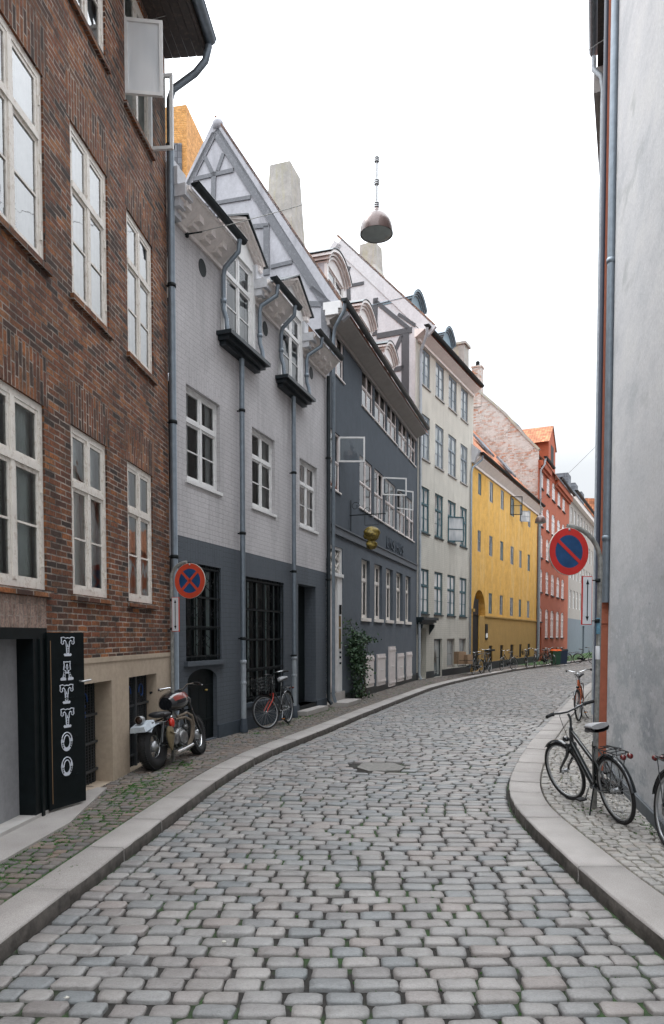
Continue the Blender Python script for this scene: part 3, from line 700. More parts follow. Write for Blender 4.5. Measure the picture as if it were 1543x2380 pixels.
def dormer(F, root, u0, u1, z0, z1, v, depth, front, side, roofm, glass, rise=.35, style='arch', cols=2, bars=(1, 0)):
    # a boxy dormer with a segmental or gabled head; front face v behind the facade line
    hw = (u1-u0)/2; c = (u0+u1)/2; S_ = 12; ov = .14
    def prof(k, dz):
        if style == 'arch': return [(c-hw*k+2*hw*k*i/S_, z1+dz+rise*math.sin(math.pi*i/S_)**.8) for i in range(S_+1)]
        return [(c-hw*k, z1+dz), (c, z1+dz+rise), (c+hw*k, z1+dz)]
    d = MB(); fr = -v
    pr = prof(1, 0); poly = [F.w(u0, z0, fr)]+[F.w(x, y, fr) for x, y in pr]+[F.w(u1, z0, fr)]
    # front frame with window hole
    a, b, q0, q1 = u0+.13, u1-.13, z0+.12, z1-.02
    d.fb(F, u0, a, z0, z1, fr-.08, fr); d.fb(F, b, u1, z0, z1, fr-.08, fr); d.fb(F, a, b, z0, q0, fr-.08, fr-.002)
    d.prism([F.w(u0, z1-.02, fr)]+[F.w(x, y, fr) for x, y in pr]+[F.w(u1, z1-.02, fr)], F.w(0, 0, -.08)-F.w(0, 0, 0))
    for uu in (u0, u1):
        sgn = -1 if uu == u0 else 1
        d.face([F.w(uu+sgn*.002, z0-.3, fr-.08), F.w(uu+sgn*.002, z1, fr-.08), F.w(uu+sgn*.002, z1, -v-depth), F.w(uu+sgn*.002, z0-.3, -v-depth)], mi=1)
    d.face([F.w(u0, z0, fr-.3), F.w(u1, z0, fr-.3), F.w(u1, z1, fr-.3), F.w(u0, z1, fr-.3)], mi=2)
    o = d.build('dormer', [front, side, M['interior']], root)
    # moulded cornice wrapping front arch and both cheeks
    k = MB()
    for j, (ww, dz, o2) in enumerate(((1.0, -.02, .05), (1.09, .05, .1), (1.17, .12, .17))):
        A = prof(ww, dz); B = prof(ww, dz+.07); n_ = len(A)
        for i in range(n_-1):
            (x0, y0), (x1, y1), (x2, y2), (x3, y3) = A[i], A[i+1], B[i+1], B[i]
            fnt = fr+o2; bk = -v-depth
            k.face([F.w(x0, y0, fnt), F.w(x1, y1, fnt), F.w(x2, y2, fnt), F.w(x3, y3, fnt)])
            k.face([F.w(x0, y0, fnt), F.w(x0, y0, fr-.03), F.w(x1, y1, fr-.03), F.w(x1, y1, fnt)])
            if j < 2: k.face([F.w(x3, y3, fnt), F.w(x2, y2, fnt), F.w(x2, y2, fr-.03), F.w(x3, y3, fr-.03)])
        for sg in (-1, 1):
            x = c+sg*hw*ww; k.fb(F, min(x, x-sg*.03), max(x, x-sg*.03), z1+dz, z1+dz+.07, bk, fnt-.001)
    k.build('cornice', front if style == 'arch' else M['cornice'], o)
    rf = MB(); A = prof(1.2, .2); fnt = fr+.19
    B = prof(1.2, .225)
    n_ = len(A)
    for i in range(n_-1):
        (x0, y0), (x1, y1), (x2, y2), (x3, y3) = A[i], A[i+1], B[i+1], B[i]
        rf.face([F.w(x3, y3, fnt), F.w(x2, y2, fnt), F.w(x2, y2, bk), F.w(x3, y3, bk)], sm=True)
        rf.face([F.w(x0, y0, fnt), F.w(x1, y1, fnt), F.w(x2, y2, fnt), F.w(x3, y3, fnt)])
        rf.face([F.w(x0, y0, fnt), F.w(x0, y0, bk), F.w(x1, y1, bk), F.w(x1, y1, fnt)])
    rf.build('dormer_roof', roofm, o)
    window(F, o, a, b, q0, q1, front, rec=v+.03, fw=.035, cols=cols, tr=.3, bars=bars, glass=glass, hinge=False, sash=.025, name='dormer_window')
    return o
def sidebox(F, root, name, u, z0, z1, depth, mat, u2=None):
    pass
def beam(m, F, p, q, w, n=0.0, th=.03):      # timber laid on a gable: p, q = (u, z)
    (a, b), (c, d) = p, q; l = math.hypot(c-a, d-b); px, pz = -(d-b)/l*w/2, (c-a)/l*w/2
    P = [F.w(a-px, b-pz, n), F.w(c-px, d-pz, n), F.w(c+px, d+pz, n), F.w(a+px, b+pz, n)]
    off = F.w(0, 0, -th)-F.w(0, 0, 0); m.prism(P, off)
# ---------------------------------------------------------------- brick house (left front)
FB = Fac(-3.67+.096*-3, -3, -2.58, 11.35)
bh = thing('brick_house', FB.w(14, 0), 'red-brown brick house with flaking cream windows and beige base behind the black TATTOO door', 'house')
wins = []
WB = dict(fm=M['white_worn'], rec=.025, fw=.075, tr=.33, bars=1, sash=.04)
rowz = [(2.42, 4.31), (5.75, 7.66), (9.0, 10.55)]
colu = [(9.35, 10.46), (11.03, 12.0), (12.7, 13.66)]
colu = [(9.3, 10.45), (11.04, 12.02), (12.68, 13.66)]
colu2 = [(9.35, 10.54), (11.13, 12.14), (12.76, 13.76)]
extra = [(7.6, 8.6), (5.8, 6.8), (3.8, 4.8)]
for r, (c, d) in enumerate(rowz):
    cu = colu if r == 0 else colu2
    for i, (a, b) in enumerate(cu+(extra if r else [])):
        if r == 2 and i == 2:
            wins.append(window(FB, bh, a, b, c, d+.2, curt=0, **WB, openl=((0, 0), (1, 0)))); continue
        wins.append(window(FB, bh, a, b, c, d+(.2 if r == 2 else 0), curt=4 if r == 0 else (1 if (r == 1 and i not in (1, 2)) else 3), glass=M['glass_hi'] if r else M['glass'], **WB))
E1 = colu2[2]
casement(FB, bh, E1[0]+.05, 9.15, 10.12, .5, 78, M['white'], 1, -.02, glass=M['pane_white'])
casement(FB, bh, E1[1]-.03, 9.02, 10.08, .36, 90, M['white'], 1, -.02)
door_hole = (8.75, 10.36, .02, 2.0, .2, 'solid')
rec1 = (10.9, 12.03, .1, 1.39, .24, 'solid'); rec2 = (12.6, 13.69, .1, 1.39, .17, 'solid')
regs = [(10.55, 14.42, 0, 1.67, 1)]+[(a-.08, b+.08, d, d+.5, 0, True) for (a, b, c, d) in wins]+[(7.5, 10.42, 2.0, 2.34, 2, True)]
wall(FB, bh, 'wall', 0, FB.L, 0, 11.0, wins+[door_hole, rec1, rec2], [M['brick'], M['plinth'], M['brick_pale']], regs, rv=.09, rmat='pale_room')
m = MB(); m.fb(FB, 10.56, 14.41, 1.63, 1.69, 0, .03); m.fb(FB, 10.56, 10.9, .0, 1.63, 0, .018); m.fb(FB, 12.03, 12.6, 0, 1.63, 0, .018); m.fb(FB, 13.69, 14.41, 0, 1.63, 0, .018); m.fb(FB, 10.9, 12.03, 1.39, 1.63, 0, .018); m.fb(FB, 12.6, 13.69, 1.39, 1.63, 0, .018)
m.build('plinth', M['plinth'], bh)
for (a, b, c, d) in wins: m = MB(); m.fb(FB, a-.05, b+.06, c-.07, c-.002, -.06, .045); m.build('window_ledge', M['brick'], bh)
# side wall, roof, soffit, gutter, pipe
m = MB(); S2 = FB.w(FB.L, 0); m.face([FB.w(FB.L, 0, 0), FB.w(FB.L, 0, -8), FB.w(FB.L, 11, -8), FB.w(FB.L, 11, 0)], [(0, 0), (8, 0), (8, 11), (0, 11)])
m.face([FB.w(FB.L, 11, 0), FB.w(FB.L, 11, -8), FB.w(FB.L, 14.5, -4)], [(0, 11), (8, 11), (4, 14.5)])
m.build('side_wall', M['brick'], bh)
m = MB()
for i in range(5): m.fb(FB, 0, FB.L+.02, 10.86, 10.9, .0+i*.125, .118+i*.125)
m.fb(FB, 0, FB.L+.04, 10.86, 11.08, .625, .66)
m.build('soffit', M['brown_soffit'], bh)
roofq(FB, bh, 0, FB.L, 11.03, -.7, 4, 14.8, M['tile'])
gutter(FB, bh, 0, 14.36, 10.98, .74, .085, M['zinc'])
pipe(FB, bh, 14.37, .25, 10.2, .055, M['zinc'], .09, (3.2, 5.3, 7.4, 9.5), pts=[(14.37, 10.35, .14), (14.35, 10.55, .5), (14.33, 10.7, .66), (14.33, 10.92, .72)])
# passage doorway with black frame and grey inner wall
m = MB(); m.fb(FB, 8.7, 10.37, 1.92, 2.03, -.2, .03); m.fb(FB, 10.1, 10.37, .0, 1.92, -.19, .025); m.fb(FB, 10.2, 10.25, .05, 1.92, .025, .045)
dw = m.build('door_frame', M['black'], bh)
m = MB(); m.fb(FB, 8.0, 10.1, .02, 1.95, -.24, -.15); m.build('inner_panel', mplaster('dull_grey_plaster', (.27, .27, .28), (.2, .2, .21), .1, .2, .5), bh)
# basement gratings
for (a, b, c, d, dp_, _) in (rec1, rec2):
    m = MB(); q_ = .3-dp_; m.fb(FB, a, b, c, d, -.3+q_, -.27+q_); g = m.build('basement_grille', M['black'], bh)
    k = MB()
    for i in range(1, 14):
        u = a+(b-a)*i/14; k.fb(FB, u-.005, u+.005, c, d, -.262+q_, -.25+q_)
    for z in (.25, .6, .95): k.fb(FB, a, b, z, z+.03, -.258+q_, -.235+q_)
    for i in range(34): k.fb(FB, a, b, .12+i*.036, .126+i*.036, -.265+q_, -.262+q_)
    k.fb(FB, (a+b)/2-.025, (a+b)/2+.025, c, d, -.262+q_, -.22+q_)
    k.build('bars', mplain('dark_grille_steel', (.05, .055, .06), .5), g)
M['bluepaint'] = mplain('deep_blue_paint', (.01, .06, .22), .5)
k = MB()      # faded blue flourishes painted on the two basement shutters
for (cu, r_) in ((12.85, 1), (13.35, -1), (11.62, 1)):
    pts = []
    for i in range(26):
        a = i/25*5.5; rr_ = .11*(1-i/34); pts.append(FB.w(cu+r_*rr_*math.cos(a)*.9, 1.14+rr_*math.sin(a)*1.3, -.095 if cu > 12 else -.165))
    k.tube(pts, .009, 5)
for z in (.95, 1.0, 1.08): k.fb(FB, 11.46, 11.66, z, z+.025, -.17, -.16)
k.build('painted_flourish', M['bluepaint'], bh)
# TATTOO door leaf, swung flat against the wall
dl = thing('shop_door', FB.w(10.4, .1, .1), 'black wooden door leaf with white ornate letters TATTOO, standing open against the brick wall', 'door')
_b = G(200, 1860, .14); D0 = FB.w(10.36, 0, .055); D1 = Vector((_b[0], _b[1], 0)); FD = Fac(D0.x, D0.y, D1.x, D1.y)
m = MB(); m.fb(FD, 0, FD.L, .14, 1.985, -.045, 0)
for z in (.45, .86, 1.28, 1.64): m.fb(FD, FD.L*.28, FD.L*.78, z, z+.014, 0, .006)
m.fb(FD, -.03, 0, .14, 1.985, -.05, .004); m.build('leaf', M['black'], dl)
m = MB(); m.fb(FD, .015, .022, .2, 1.9, 0, .003); m.build('worn_edge', mplain('bare_wood_edge', (.2, .12, .06), .7), dl)
m = MB(); m.tube([FD.w(FD.L-.07, 1.46, 0), FD.w(FD.L-.07, 1.46, .06), FD.w(FD.L+.03, 1.47, .065)], .011, 8); m.build('handle', mplain('steel_handle', (.5, .5, .5), .3, .1, 5, .9), dl)
wl_ = M['lettering'] = mplain('white_lettering', (.62, .65, .72), .5, .05)
def glyph(m, F, ch, cu, z0, h, w, n=.003):
    t_ = .004
    def bx(x0, x1, y0, y1): m.fb(F, cu+x0*w, cu+x1*w, z0+y0*h, z0+y1*h, n-t_, n)
    def ln(P, r=.0055): m.tube([F.w(cu+x*w, z0+y*h, n) for x, y in P], r, 5)
    def pl(P): m.prism([F.w(cu+x*w, z0+y*h, n-t_) for x, y in P], F.w(0, 0, t_)-F.w(0, 0, 0))
    def dots(P):
        for x, y in P: k_.lathe(F.w(cu+x*w, z0+y*h, n), [(0, 0), (.0085, 0), (.0085, .002), (0, .003)], 8) if False else holes_.append((cu+x*w, z0+y*h))
    if ch == 'T':
        pl([(-.1, .08), (.1, .08), (.13, .52), (.06, .5), (0, .66), (-.06, .5), (-.13, .52)])
        for s in (-1, 1):
            pl([(0, .0), (s*.24, .0), (s*.3, .1), (s*.2, .15), (s*.1, .1), (0, .1)][::(-1 if s < 0 else 1)])
            ln([(0, .97), (s*.14, .94), (s*.3, 1.0), (s*.5, .97), (s*.47, .85), (s*.5, .7), (s*.4, .62), (s*.3, .68), (s*.34, .78), (s*.22, .84), (s*.13, .74), (s*.12, .5)])
        dots([(0, .22), (0, .33), (0, .45)])
    elif ch == 'A':
        for s in (-1, 1):
            pl([(s*.06, .42), (s*.05, .52), (s*.2, .55), (s*.34, .14), (s*.12, .1), (s*.14, .3)][::(-1 if s < 0 else 1)])
            pl([(s*.08, 0), (s*.46, 0), (s*.5, .1), (s*.4, .16), (s*.2, .14), (s*.08, .12)][::(-1 if s < 0 else 1)])
            ln([(0, .97), (s*.12, .96), (s*.24, 1.0), (s*.22, .8), (s*.26, .55)])
        bx(-.1, .1, .36, .44); ln([(0, .86), (.07, .68), (0, .56), (-.07, .68), (0, .86)], .005)
        dots([(-.2, .35), (.2, .35), (-.23, .22), (.23, .22), (.19, .46), (-.19, .46)])
    elif ch == 'O':
        N = 22
        for i in range(N):
            a0, a1 = 2*math.pi*i/N, 2*math.pi*(i+1)/N; y = .5+.5*math.sin((a0+a1)/2)
            o_ = lambda a, k: (.42*k*math.cos(a), .5+.5*(k if k == 1 else k*1.12)*math.sin(a))
            if y < .52: pl([o_(a0, 1), o_(a1, 1), o_(a1, .55), o_(a0, .55)][::-1])
        ln([(.41*math.cos(math.pi*i/12), .5+.49*math.sin(math.pi*i/12)) for i in range(13)]); ln([(.23*math.cos(math.pi*i/12), .5+.34*math.sin(math.pi*i/12)) for i in range(13)])
        for s in (-1, 1): pl([(s*.42, .5), (s*.25, .5), (s*.33, .74)][::s])
        dots([(-.32, .44), (.32, .44), (-.31, .33), (.31, .33), (-.27, .22), (.27, .22)])
m = MB(); holes_ = []
for ch, px_, yt, yb in zip('TATTOO', (156, 154.5, 153.5, 155.5, 154, 154.5), (1481, 1537, 1591, 1646.5, 1701.5, 1759), (1525, 1581, 1635.5, 1691, 1746, 1804)):
    (cu, zt), (_, zb) = FD.hit(px_, yt), FD.hit(px_, yb); glyph(m, FD, ch, cu, zb, zt-zb, .185, .006)
lt = m.build('lettering', wl_, dl)
m = MB()
for (x, y) in holes_: m.face([FD.w(x+.0095*math.cos(k*math.pi/4), y+.011*math.sin(k*math.pi/4), .0075) for k in range(8)])
m.build('letter_dots', M['black'], lt)
# stone strip and threshold in front of the doorway
m = MB(); P4 = [FB.w(3, .1, -.25), FB.w(3, .1, .42), FB.w(10.0, .1, .42), FB.w(11.6, .1, .12), FB.w(11.6, .1, -.0), FB.w(10.36, .1, -.25)]
m.prism([p-Vector((0, 0, .03)) for p in P4], (0, 0, .045)); tag(m.build('doorstep_slab', M['kerb']), 'long flat stone slab laid in front of the tattoo doorway', 'doorstep')
m = MB(); m.fb(FB, 8.8, 10.36, .11, .15, -.22, .03); m.build('threshold', mplain('pale_threshold', (.42, .4, .38), .8), bh)
# pot plants inside the upper window
for (px_, py_) in ((55, 520), (2, 470)):
    u, z = FB.hit(px_, py_, -.25); m = MB(); rr = random.Random(int(px_)); c0 = FB.w(u, 5.84, -.28)
    pl_ = thing('potted_plant', c0, 'dark leafy pot plant behind the glass of the big first floor window' if px_ > 10 else 'smaller pot plant at the left edge of the big first floor window', 'pot plant')
    m.lathe(c0, [(.05, 0), (.07, .12), (.075, .13), (.06, .13)], 12); m.build('pot', mplain('clay_pot', (.4, .25, .15), .8), pl_)
    m = MB()
    for _ in range(90):
        a, b, r = rr.uniform(0, 6.28), rr.uniform(-.3, 1.4), rr.uniform(.03, .2); q = c0+Vector((math.cos(a)*math.cos(b)*r, math.sin(a)*math.cos(b)*r*.5, .3+math.sin(b)*r))
        s = .03; m.face([q+Vector((s*rr.uniform(-1, 1), s*rr.uniform(-1, 1), s*rr.uniform(-1, 1))) for _ in range(4)])
    m.build('foliage', mplain('pot_plant_leaf', (.03, .08, .04), .6), pl_)
# ---------------------------------------------------------------- grey painted brick house
FG = Fac(-2.56, 11.38, -.157, 18.45)
gh = thing('brick_house', FG.w(3.7, 0), 'light grey painted brick house with dark grey ground floor and two pedimented bays', 'house')
WG = dict(fm=M['white'], rec=.07, fw=.065, tr=.34, bars=1, sash=.04, sill=(M['white'], .05, .03), curt=1)
gw = [window(FG, gh, a, b, 4.53, 6.1, **WG) for a, b in ((.5, 1.68), (3.03, 4.16), (5.62, 6.8))]
bays = [(1.84, 2.98, 7.4), (4.47, 5.6, 7.52)]
for a, b, c in bays: gw.append(window(FG, gh, a, b, c, c+1.66, M['white'], rec=-.02, fw=.07, tr=.3, bars=(1, 0), sash=.04, curt=1, dep=.08))
hb1, hb2, hd = (.43, 1.68, 1.52, 3.18, .1), (2.52, 4.66, .62, 3.12, .16), (5.5, 6.7, .3, 3.17, .3, 'solid')
hc = (.47, 1.5, .12, 1.38, .12, 'solid')
holes = gw+[hb1, hb2, hd, hc]
wall(FG, gh, 'wall', 0, FG.L, 0, 9.0, holes, [M['gray_up'], M['gray_low']], [(0, FG.L, 0, 3.585, 1), (.35, 1.76, 3.18, 3.55, 1, True), (2.44, 4.74, 3.12, 3.55, 1, True)]+[(a-.06, b+.06, d, d+.32, 0, True) for a, b, c, d in gw[:3]], rv=.09)
for a, b in ((0, .47), (1.5, 5.5), (6.7, FG.L)): m = MB(); m.fb(FG, a, b, 0, .34, 0, .03); m.build('plinth', M['gray_base'], gh)
m = MB(); m.fb(FG, 2.5, 4.7, .54, .62, 0, .05); m.build('sill', M['gray_base'], gh)
# cellar door with arched head
m = MB(); m.fb(FG, .47, 1.5, .1, 1.38, -.11, -.08)
for u in (.7, .98, 1.24): m.fb(FG, u, u+.008, .12, 1.2, -.08, -.076)
for z in (.45, 1.05): m.fb(FG, .5, 1.47, z, z+.04, -.08, -.068)
cd_ = m.build('cellar_door', M['black'], gh)
m = MB(); spandrel(m, FG, .47, 1.5, 1.18, 1.38, -.002, 12); m.build('arch_filler', M['gray_low'], cd_)
m = MB(); m.lathe(FG.w(1.2, .98, -.06), [(0, 0), (.03, 0), (.03, .03), (0, .03)], 10); m.build('padlock', mplain('brass', (.5, .35, .12), .4, .1, 5, .9), cd_)
m = MB(); m.fb(FG, .36, 1.76, 1.44, 1.52, -.1, .07); m.build('sill', M['gray_low'], gh)
# barred windows
def barred(h, cols, rows, nb, hb, seed):
    a, b, c, d = h[:4]; rr = random.Random(seed); w = MB(); n1, n0 = -.09, -.15
    w.fb(FG, a-.01, a+.07, c, d, n0, n1); w.fb(FG, b-.07, b+.01, c, d, n0, n1); w.fb(FG, a, b, c-.01, c+.08, n0, n1-.002); w.fb(FG, a, b, d-.08, d+.01, n0, n1-.002)
    for i in range(1, cols): u = a+(b-a)*i/cols; w.fb(FG, u-.02, u+.02, c, d, n0, n1-.004)
    for i in range(1, rows): z = c+(d-c)*i/rows; w.fb(FG, a, b, z-.018, z+.018, n0, n1-.006)
    o = w.build('window', M['black'], gh); p = MB(); p.face([FG.w(a, c, -.12), FG.w(b, c, -.12), FG.w(b, d, -.12), FG.w(a, d, -.12)]); p.build('pane', M['glass'], o)
    q = MB()
    for i in range(cols):
        u0 = a+(b-a)*(i+.35)/cols; u1 = u0+(b-a)/cols*(.25 if h is hb2 else .3)
        q.grid([[FG.w(u0+(u1-u0)*k/6, zz, -.17+.008*math.sin(k*2+i)) for k in range(7)] for zz in (c, d)], True)
    q.build('curtain', mplain('pale_green_curtain', (.62, .74, .72), .9), o)
    g = MB()
    for i in range(nb+1): u = a+.03+(b-a-.06)*i/nb; g.tube([FG.w(u, c, -.03), FG.w(u, d, -.03)], .011, 6)
    for i in range(hb): z = c+.08+(d-c-.14)*i/(hb-1); g.fb(FG, a, b, z-.014, z+.014, -.045, -.02)
    for i in range(nb):
        u = a+.03+(b-a-.06)*(i+.5)/nb
        for j in range(hb-1):
            z0 = c+.08+(d-c-.14)*j/(hb-1); z1 = c+.08+(d-c-.14)*(j+1)/(hb-1); zm = (z0+z1)/2; r = min((b-a)/nb*.34, .07)
            if (i+j) % 2 == 0 or rr.random() < .5:
                for s in (-1, 1): g.tube([FG.w(u+r*.9*math.sin(t*.55)*s, zm+s*(.02+r*1.6*t/9), -.03) for t in range(10)], .006, 4)
    g.build('iron_bars', M['iron'], o)
barred(hb1, 3, 3, 7, 4, 1); barred(hb2, 5, 4, 8, 5, 2)
m = MB(); m.fb(FG, 5.5, 6.7, .3, 3.17, -.34, -.3)
for (x0, x1) in ((5.56, 6.06), (6.14, 6.64)):
    for (z0, z1) in ((.45, 1.2), (1.3, 2.3), (2.42, 3.0)): m.fb(FG, x0+.05, x1-.05, z0, z1, -.3, -.28)
m.fb(FG, 5.5, 6.7, .17, .3, -.34, .02); dd = m.build('entrance_door', M['black'], gh)
m = MB(); m.lathe(FG.w(6.05, 1.5, -.27), [(0, 0), (.03, 0), (.03, .05), (0, .05)], 10); m.build('door_knob', M['zinc_pale'], dd)
m = MB(); m.fb(FG, 5.35, 6.85, .1, .2, .0, .28); m.build('doorstep', M['kerb'], gh)
nc_ = bpy.data.curves.new('num', 'FONT'); nc_.body = '5'; nc_.size = .26; nc_.extrude = .006
no_ = bpy.data.objects.new('tmp_num', nc_); C.objects.link(no_); bpy.context.view_layer.update()
nm_ = bpy.data.meshes.new_from_object(no_.evaluated_get(bpy.context.evaluated_depsgraph_get())); C.objects.unlink(no_); bpy.data.objects.remove(no_)
for v in nm_.vertices: v.co = FG.w(5.95+v.co.x, 2.72+v.co.y, -.27+v.co.z)-FG.w(3.7, 0)
nm_.materials.append(M['zinc']); no_ = bpy.data.objects.new('house_number', nm_); C.objects.link(no_); no_.parent = dd
# vents
for px_, py_ in ((470, 622.6), (616, 764), (723, 867)):
    m = MB(); u, z = FG.hit(px_, py_); m.prism([FG.w(u+.13*math.cos(k*math.pi/10), z+.145*math.sin(k*math.pi/10), -.01) for k in range(20)], FG.w(0, 0, .016)-FG.w(0, 0, 0)); m.build('round_vent', M['black'], gh)
# cornice in three lengths with stepped blocks, gutters, bay pediments
segs = [(0.0, 1.74), (3.06, 4.38), (5.68, 7.4)]
for (a, b) in segs:
    m = MB(); P = lambda u: [F_ for F_ in ()]
    for u0, u1 in ((a, b),):
        m.hexa([FG.w(u0, 8.56, .02), FG.w(u1, 8.56, .02), FG.w(u1, 8.56, -.05), FG.w(u0, 8.56, -.05), FG.w(u0, 8.84, .36), FG.w(u1, 8.84, .36), FG.w(u1, 8.84, -.05), FG.w(u0, 8.84, -.05)])
        m.fb(FG, u0, u1, 8.5, 8.56, -.02, .045); m.fb(FG, u0, u1, 8.842, 8.9, -.05, .375)
    n = max(2, round((b-a)/.42)); 
    for i in range(n):
        u = a+.08+(b-a-.12)*i/n; w = .2
        m.fb(FG, u, u+w, 8.585, 8.7, .05, .16); m.fb(FG, u+.025, u+w-.025, 8.66, 8.8, .16, .27)
    o = m.build('cornice', M['cornice'], gh)
    e = MB(); e.fb(FG, a-.02, a+.16, 8.62, 8.75, .0, .22); e.fb(FG, a-.04, a+.2, 8.75, 8.93, -.02, .33); e.fb(FG, a-.05, a+.2, 8.93, 9.2, -.06, .2 if a < 1 else .12)
    if a < 1: e.fb(FG, -.02, .16, 9.2, 9.32, -.06, .12); e.fb(FG, -.02, .2, 8.5, 8.62, -.01, .12)
    e.build('corner_blocks', M['whitewall'], o)
for (a, b) in ((0.06, 1.8), (3.1, 4.5), (5.62, 7.42)): gutter(FG, gh, a, b, 8.93, .44, .07)
m = MB(); m.fb(FG, 3.1, 4.42, 8.9, 9.25, -.25, -.02); m.fb(FG, 5.72, 7.44, 8.9, 9.38, -.25, -.02); m.build('brick_parapet', M['brick'], gh)
roofq(FG, gh, 0, FG.L, 8.9, .05, 5, 9.3, M['slate'])
chimney(gh, FG, .15, .55, .5, .95, 8.9, 10.6, M['brick'], 1)
for a, b, c in bays:
    t0 = c+1.66; m = MB(); u0, u1 = a-.1, b+.1
    m.fb(FG, u0, a, c-.04, t0+.1, -.12, .06); m.fb(FG, b, u1, c-.04, t0+.1, -.12, .06); m.fb(FG, a, b, t0-.01, t0+.12, -.12, .055)
    ct = (u0+u1)/2; m.prism([FG.w(u0-.1, t0+.12, .05), FG.w(u1+.1, t0+.12, .05), FG.w(ct, t0+.55, .05)], FG.w(0, 0, -.15)-FG.w(0, 0, 0))
    m.fb(FG, u0, u1, 8.9, t0+.12, -2.5, -.14)
    o = m.build('bay', M['white'], gh)
    k = MB()
    for j, (wd, nn) in enumerate(((.06, .1), (.05, .15), (.045, .2))):
        dz = .03+j*.05
        for s in (-1, 1): beam(k, FG, (ct+s*(b-a+.6)/2, t0+.1+dz), (ct, t0+.55+dz), wd, nn, nn+.03)
    for s in (0, 1): uu = u0-.14 if s == 0 else u1; k.fb(FG, uu, uu+.14, t0+.06, t0+.15, -.1, .16)
    k.build('pediment_moulding', M['cornice'], o)
    r = MB(); hw = (b-a+.72)/2
    for s in (-1, 1):
        A = [FG.w(ct, t0+.74, .24), FG.w(ct+s*hw, t0+.2, .24), FG.w(ct+s*hw, t0+.2, -2.8), FG.w(ct, t0+.74, -2.8)]
        r.prism(A if s > 0 else A[::-1], (0, 0, .03))
    r.build('dormer_roof', M['gutter'], o)
    s = MB(); s.fb(FG, u0-.18, u1+.2, c-.1, c-.03, 0, .3); s.fb(FG, u0-.12, u1+.14, c-.17, c-.1, 0, .22); s.fb(FG, u0-.06, u1+.08, c-.24, c-.17, 0, .13); s.build('hopper_sill', M['gutter'], o)
    for sgn, uu, ug in ((0, u0-.1, u0-.02), (1, u1+.1, u1+.14)):
        p = MB(); q0 = c+.0
        us_ = uu; g0 = 8.9
        p.tube([FG.w(ug+(.1 if sgn else -.1), g0, .44), FG.w(ug+(.1 if sgn else -.1), g0-.2, .42), FG.w(us_, g0-.42, .14), FG.w(us_, g0-.55, .11), FG.w(us_, q0+.35, .11), FG.w(us_+.03, q0+.2, .15), FG.w(us_+.03, q0-.03, .17)], .042, 9)
        p.lathe(FG.w(us_, q0+.5, .11), [(.042, -.04), (.055, -.03), (.055, .03), (.042, .04)], 10)
        p.build('downpipe', M['zinc'], o)
for u, zt, cl in ((2.38, 7.16, (6.2, 3.9, 1.9)), (5.0, 7.28, (5.6, 3.4, 1.5))):
    m = MB(); m.tube([FG.w(u, .35, .1), FG.w(u, zt, .1)], .05, 10); q = m.build('downpipe', M['zinc'], gh)
    k = MB(); k.tube([FG.w(u, .35, .1), FG.w(u, 1.45, .1)], .053, 10); k.lathe(FG.w(u, 1.45, .1), [(.053, -.03), (.066, -.02), (.066, .03), (.05, .04)], 12); k.lathe(FG.w(u, 1.05, .1), [(.053, -.03), (.06, -.02), (.06, .02), (.053, .03)], 12)
    k.build('pipe_foot', M['zinc_pale'], q)
    k = MB(); k.lathe(FG.w(u, .1, .1), [(.085, 0), (.08, .08), (.055, .26), (.05, .27)], 12); k.build('pipe_shoe', M['gray_base'], q)
    for z in cl: k = MB(); k.lathe(FG.w(u, z, .1), [(.05, -.03), (.064, -.02), (.064, .02), (.05, .03)], 12); k.fb(FG, u-.012, u+.012, z-.012, z+.012, 0, .1); k.build('clamp', M['iron'], q)
pipe(FG, gh, 7.42, .3, 8.55, .05, M['gutter'], .09, (6.5, 3.4))
# ---------------------------------------------------------------- slate blue rendered house
FL = Fac(-.07, 18.6, 3.49, 29.6); FLP = FL.perp(0)
lh = thing('townhouse', FL.w(5.8, 0), 'slate blue rendered house with a half-timbered gable, three white dormers and a golden hanging sign', 'house')
lw = []
WL_ = dict(fm=M['pinkwhite'], glass=M['glass_hi'], rec=.03, fw=.045, sash=.032, cols=2, tr=.5, bars=(0, 0), dep=.05, curt=0, hinge=False)
ribs = [(841, 867), (871, 897), (900, 922), (926.5, 946.5), (949.5, 966)]
lw.append(window(FL, lh, .15, 1.26, 8.88, 10.02, sill=(M['cornice'], .03, .04), **WL_))
for x0, x1 in ribs:
    a, b = FL.hit(x0, 950)[0], FL.hit(x1, 950)[0]; lw.append(window(FL, lh, a, b, 8.86, 10.05, sill=(M['cornice'], .03, .04), **WL_))
ribs2 = [(835.5, 864.7), (869.7, 891), (895, 919), (922.5, 942.5), (944.5, 962)]
lw.append(window(FL, lh, .06, .93, 5.82, 7.36, sill=(M['cornice'], .03, .04), openl=((1, 1),), **WL_))
for k, (x0, x1) in enumerate(ribs2):
    a, b = FL.hit(x0, 1170)[0], FL.hit(x1, 1170)[0]; lw.append(window(FL, lh, a, b, 5.78, 7.34, sill=(M['cornice'], .03, .04), openl=((1, 1),) if k == 1 else (((0, 1),) if k == 3 else ()), **WL_))
casement(FL, lh, .92, 6.66, 7.34, .72, 72, M['white'], 1, -.04)
casement(FL, lh, FL.hit(891, 1130)[0], 6.7, 7.3, .85, 62, M['white'], 1, -.04)
casement(FL, lh, FL.hit(922.5, 1150)[0], 6.6, 7.3, .8, 40, M['white'], 1, -.04)
